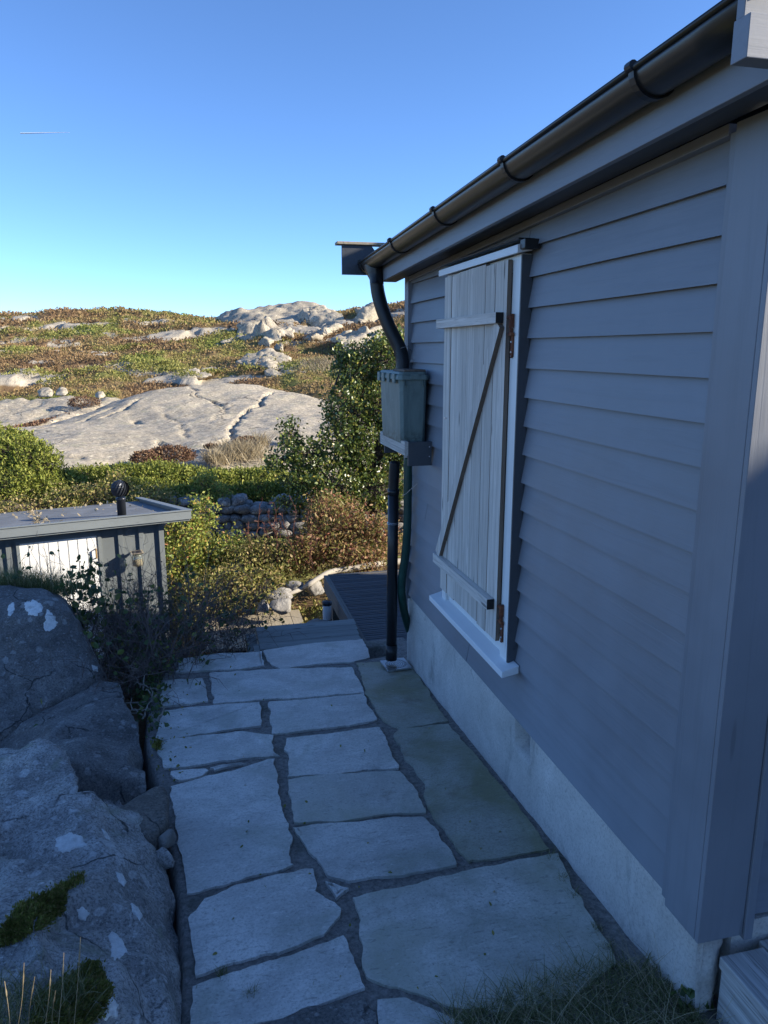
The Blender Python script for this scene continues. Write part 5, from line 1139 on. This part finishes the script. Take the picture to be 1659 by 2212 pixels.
# grasses
def ground_pts(n_, gen): return np.array([gen() for _ in range(n_)])
tA2 = tA
P = ground_pts(4200, lambda: tuple(at(random.gauss(35, 60), random.gauss(1272, 7), random.uniform(5.8, 6.3)) - Vector((0,0,.03)))); P = P[P[:,0] < 0]
scatter_blades('grass_tuft', P, .17, .003, M['grass_green'], 'fine grass growing behind the top of the lichen patched boulder', lean=.35)
P = ground_pts(60, lambda: tuple(at(random.gauss(60, 50), 1275, random.uniform(5.9, 6.6)) - Vector((0,0,.1)))); scatter_blades('grass_stalks', P, .42, .0025, M['drygrass'], 'thin flowering grass stalks above the lichen patched boulder', lean=.22, curl=.3)
def gp():
    while True:
        px = random.uniform(960, 1560); py = random.uniform(2085, 2330)
        edge = np.interp(px, [960,1050,1150,1250,1330,1400,1560], [2190,2150,2120,2085,2060,2070,2120])
        if py > edge + random.random()*30:
            p = onpath(px, py)
            if p.x < 1.53: return tuple(p + Vector((0,0,-.005)))
P = ground_pts(5600, gp); scatter_blades('grass_tuft', P, .062, .0026, M['grass_green'], 'matted grass at the foot of the concrete base in the foreground', lean=.75, curl=.9)
P = ground_pts(260, gp); scatter_blades('grass_stalks', P, .19, .0018, M['drygrass'], 'loose pale stems in the foreground grass by the concrete base', lean=.8, curl=.5)
cl_ = np.array([tuple(onpath(random.gauss(1498, 18), random.gauss(2168, 12)) + Vector((0,0,random.uniform(.01,.07)))) for _ in range(46)]); V, Fc = leaves(cl_, .034, .8, .95, fold=.1); o = np_mesh('clover', V, Fc, M['leaf_shade']); tag(o, 'dark green weed leaves at the corner of the concrete base', 'weed', kind='stuff')
def stalk(px0, py0, px1, py1, d0, d1, nm, m, r0=.0009):
    pts = [at(px0, py0, d0), at((px0+px1)/2 + random.uniform(-7, 7), (py0+py1)/2, (d0+d1)/2), at(px1, py1, d1)]; S = smooth_path(pts, 16); n_ = len(S); tb.tube(S, [r0 if i < n_*.7 else r0*(2.2 + .9*math.sin(i*2.1))*(1-.8*(i-n_*.7)/(n_*.3)) for i in range(n_)], 5)
tb = MB()
for a in [(160,2215,174,2025,2.05,1.95),(126,2215,138,2058,1.95,1.9),(98,2215,110,2095,1.9,1.85),(60,2240,75,2110,1.9,1.85),(35,2240,52,2080,1.85,1.8),(112,2225,120,2140,1.9,1.85),(24,2240,10,2120,1.9,1.8)]: stalk(*a, '', 0)
o = tb.build('seed_stalks', M['drygrass'], None); tag(o, 'golden grass seed stalks lit by the sun in the lower left corner', 'grass stalks', kind='stuff')
def g2():
    h, nn = cast(tD, random.uniform(-40, 190), random.uniform(2130, 2250)); return tuple(h) if h else (-.6, 2.0, -2.0)
P = ground_pts(900, g2); scatter_blades('grass_tuft', P, .085, .0018, M['grass_green'], 'wispy grass at the foot of the ridged boulder in the lower left corner', lean=.6)
P = np.array([tuple(onpath(x + random.gauss(0, 7), y + random.gauss(0, 6))) for x, y in [(1218,1900),(1240,1935),(1290,2010),(1315,2050),(1190,1858),(540,2150),(480,2108)] for _ in range(60)]); scatter_blades('joint_grass', P, .03, .002, M['grass_green'], 'tiny grass growing out of the mortar joints', lean=.6)
mp = np.array([tuple(onpath(random.gauss(341, 4), random.gauss(1613, 5)) + Vector((0,0,random.uniform(0,.02)))) for _ in range(700)]); V, Fc = leaves(mp, .012, .8, .4); o = np_mesh('moss', V, Fc, M['moss']); tag(o, 'small moss pad at the left edge of the flagstones', 'moss', kind='stuff')
# low ground cover by the bollard lamp and under the bushes
P = np.stack([rng.uniform(-3.2, 6, 9000), rng.uniform(7.4, 14, 9000)], 1); z = surf(P[:,0], P[:,1]); P = np.column_stack([P, z + .01]); V, Fc = leaves(P, .05, .7, .6); o = np_mesh('ground_cover', V, Fc, M['leaf_mixed']); tag(o, 'leafy ground cover below the bushes and around the deck', 'ground cover', kind='stuff')
P = np.stack([rng.uniform(.95, 1.9, 5200), rng.uniform(7.6, 9.9, 5200)], 1); z = surf(P[:,0], P[:,1]); P = np.column_stack([P, z + .02*rng.random(5200)]); V, Fc = leaves(P, .022, .8, .5); M['mosslit'] = foliage('yellow_green_moss', [(0, (.14, .15, .03)), (.6, (.26, .24, .06)), (1, (.12, .2, .05))], .2, .8); o = np_mesh('moss_carpet', V, Fc, M['mosslit']); tag(o, 'yellow green moss carpet around the bollard lamp', 'moss', kind='stuff')
# contrail
tb = MB(); q = [at(44,288,9000), at(90,287,9000), at(150,286,9000)]; tb.tube(q, [7, 6, 1.5], 8); M['trail'] = simple('white_condensation_trail', (.85,.87,.9), .9); o = tb.build('contrail', M['trail'], None); tag(o, 'thin white aircraft trail low in the blue sky', 'contrail')

# fallen bits: dead leaves on the shed roof, leaf litter and grit on the path
P = []
for i in range(260):
    a = 1.62 + rng.normal()*.05 if i < 150 else rng.uniform(.2, 3.5); b = rng.uniform(.12, 3.2) if i < 150 else (rng.uniform(.1, 3.3) if i < 200 else rng.uniform(2.9, 3.4)); P.append(tuple(S3(a, b, FZ1 - .052 - TL*b)))
V, Fc = leaves(np.array(P), .045, .2, .7); o = np_mesh('leaf_litter', V, Fc, M['drygrass']); tag(o, 'dry leaves and lichen crumbs lying on the shed roof', 'leaves', kind='stuff')
P = []
for i in range(150):
    p = onpath(*( (random.gauss(365, 22), random.uniform(1440, 1700)) if i < 90 else (random.uniform(420, 1100), random.uniform(1420, 2150)) )); P.append((p.x, p.y, p.z + .014))
V, Fc = leaves(np.array(P), .018, .1, .6); o = np_mesh('leaf_litter', V, Fc, M['leaf_mixed']); tag(o, 'small fallen leaves scattered over the flagstones', 'leaves', kind='stuff')
P = []
for i in range(5200):
    t = rng.random(); px = -20 + 260*t; py = np.interp(px, [-20, 60, 130, 240], [935, 912, 893, 868]) + rng.normal()*(9 - 5*t); d = 24.2 + 2.6*t + (920-py)*.05; p = at(px, py, d); P.append((p.x, p.y, float(dome(np.array([p.x]), np.array([p.y]))[0]) + rng.random()*.10))
V, Fc = flakes(np.array(P), .10, .8, .5); o = np_mesh('heather', V, Fc, M['heather2']); tag(o, 'russet heather filling the gully at the left end of the whaleback', 'heather', kind='stuff')

# unseen cabin added behind the viewer on the right: it closes off the sky towards the end wall
nb = empty('sky_blocker_cabin', (6, -5.5, -2.4), 'unseen dark grey gabled cabin added beyond the timber landing to block the sky', 'cabin')
mb = MB(); mb.box(2.4, 10.5, -8.5, -3.2, -2.6, .4); mb.prism([(2.4,-8.5,.401),(2.4,-3.2,.401),(2.4,-5.85,1.9)], (8.1,0,0)); mb.build('wall', M['paint_dark'], nb)
mb = MB()
for sg in (-1, 1): mb.prism([(2.1,-5.85,1.96),(2.1,-5.85 + sg*2.95,.29),(2.1,-5.85 + sg*2.95,.35),(2.1,-5.85,2.04)], (8.7,0,0))
mb.build('roof', M['roof_felt'], nb)
for xw in (4.0, 7.6):
    mb = MB(); mb.box(xw, xw+1.1, -3.195, -3.16, -1.4, -.2); w1 = mb.build('window', M['white_z'], nb); mb = MB(); mb.box(xw+.1, xw+1.0, -3.159, -3.152, -1.3, -.3); mb.build('pane', M['solar'], w1)
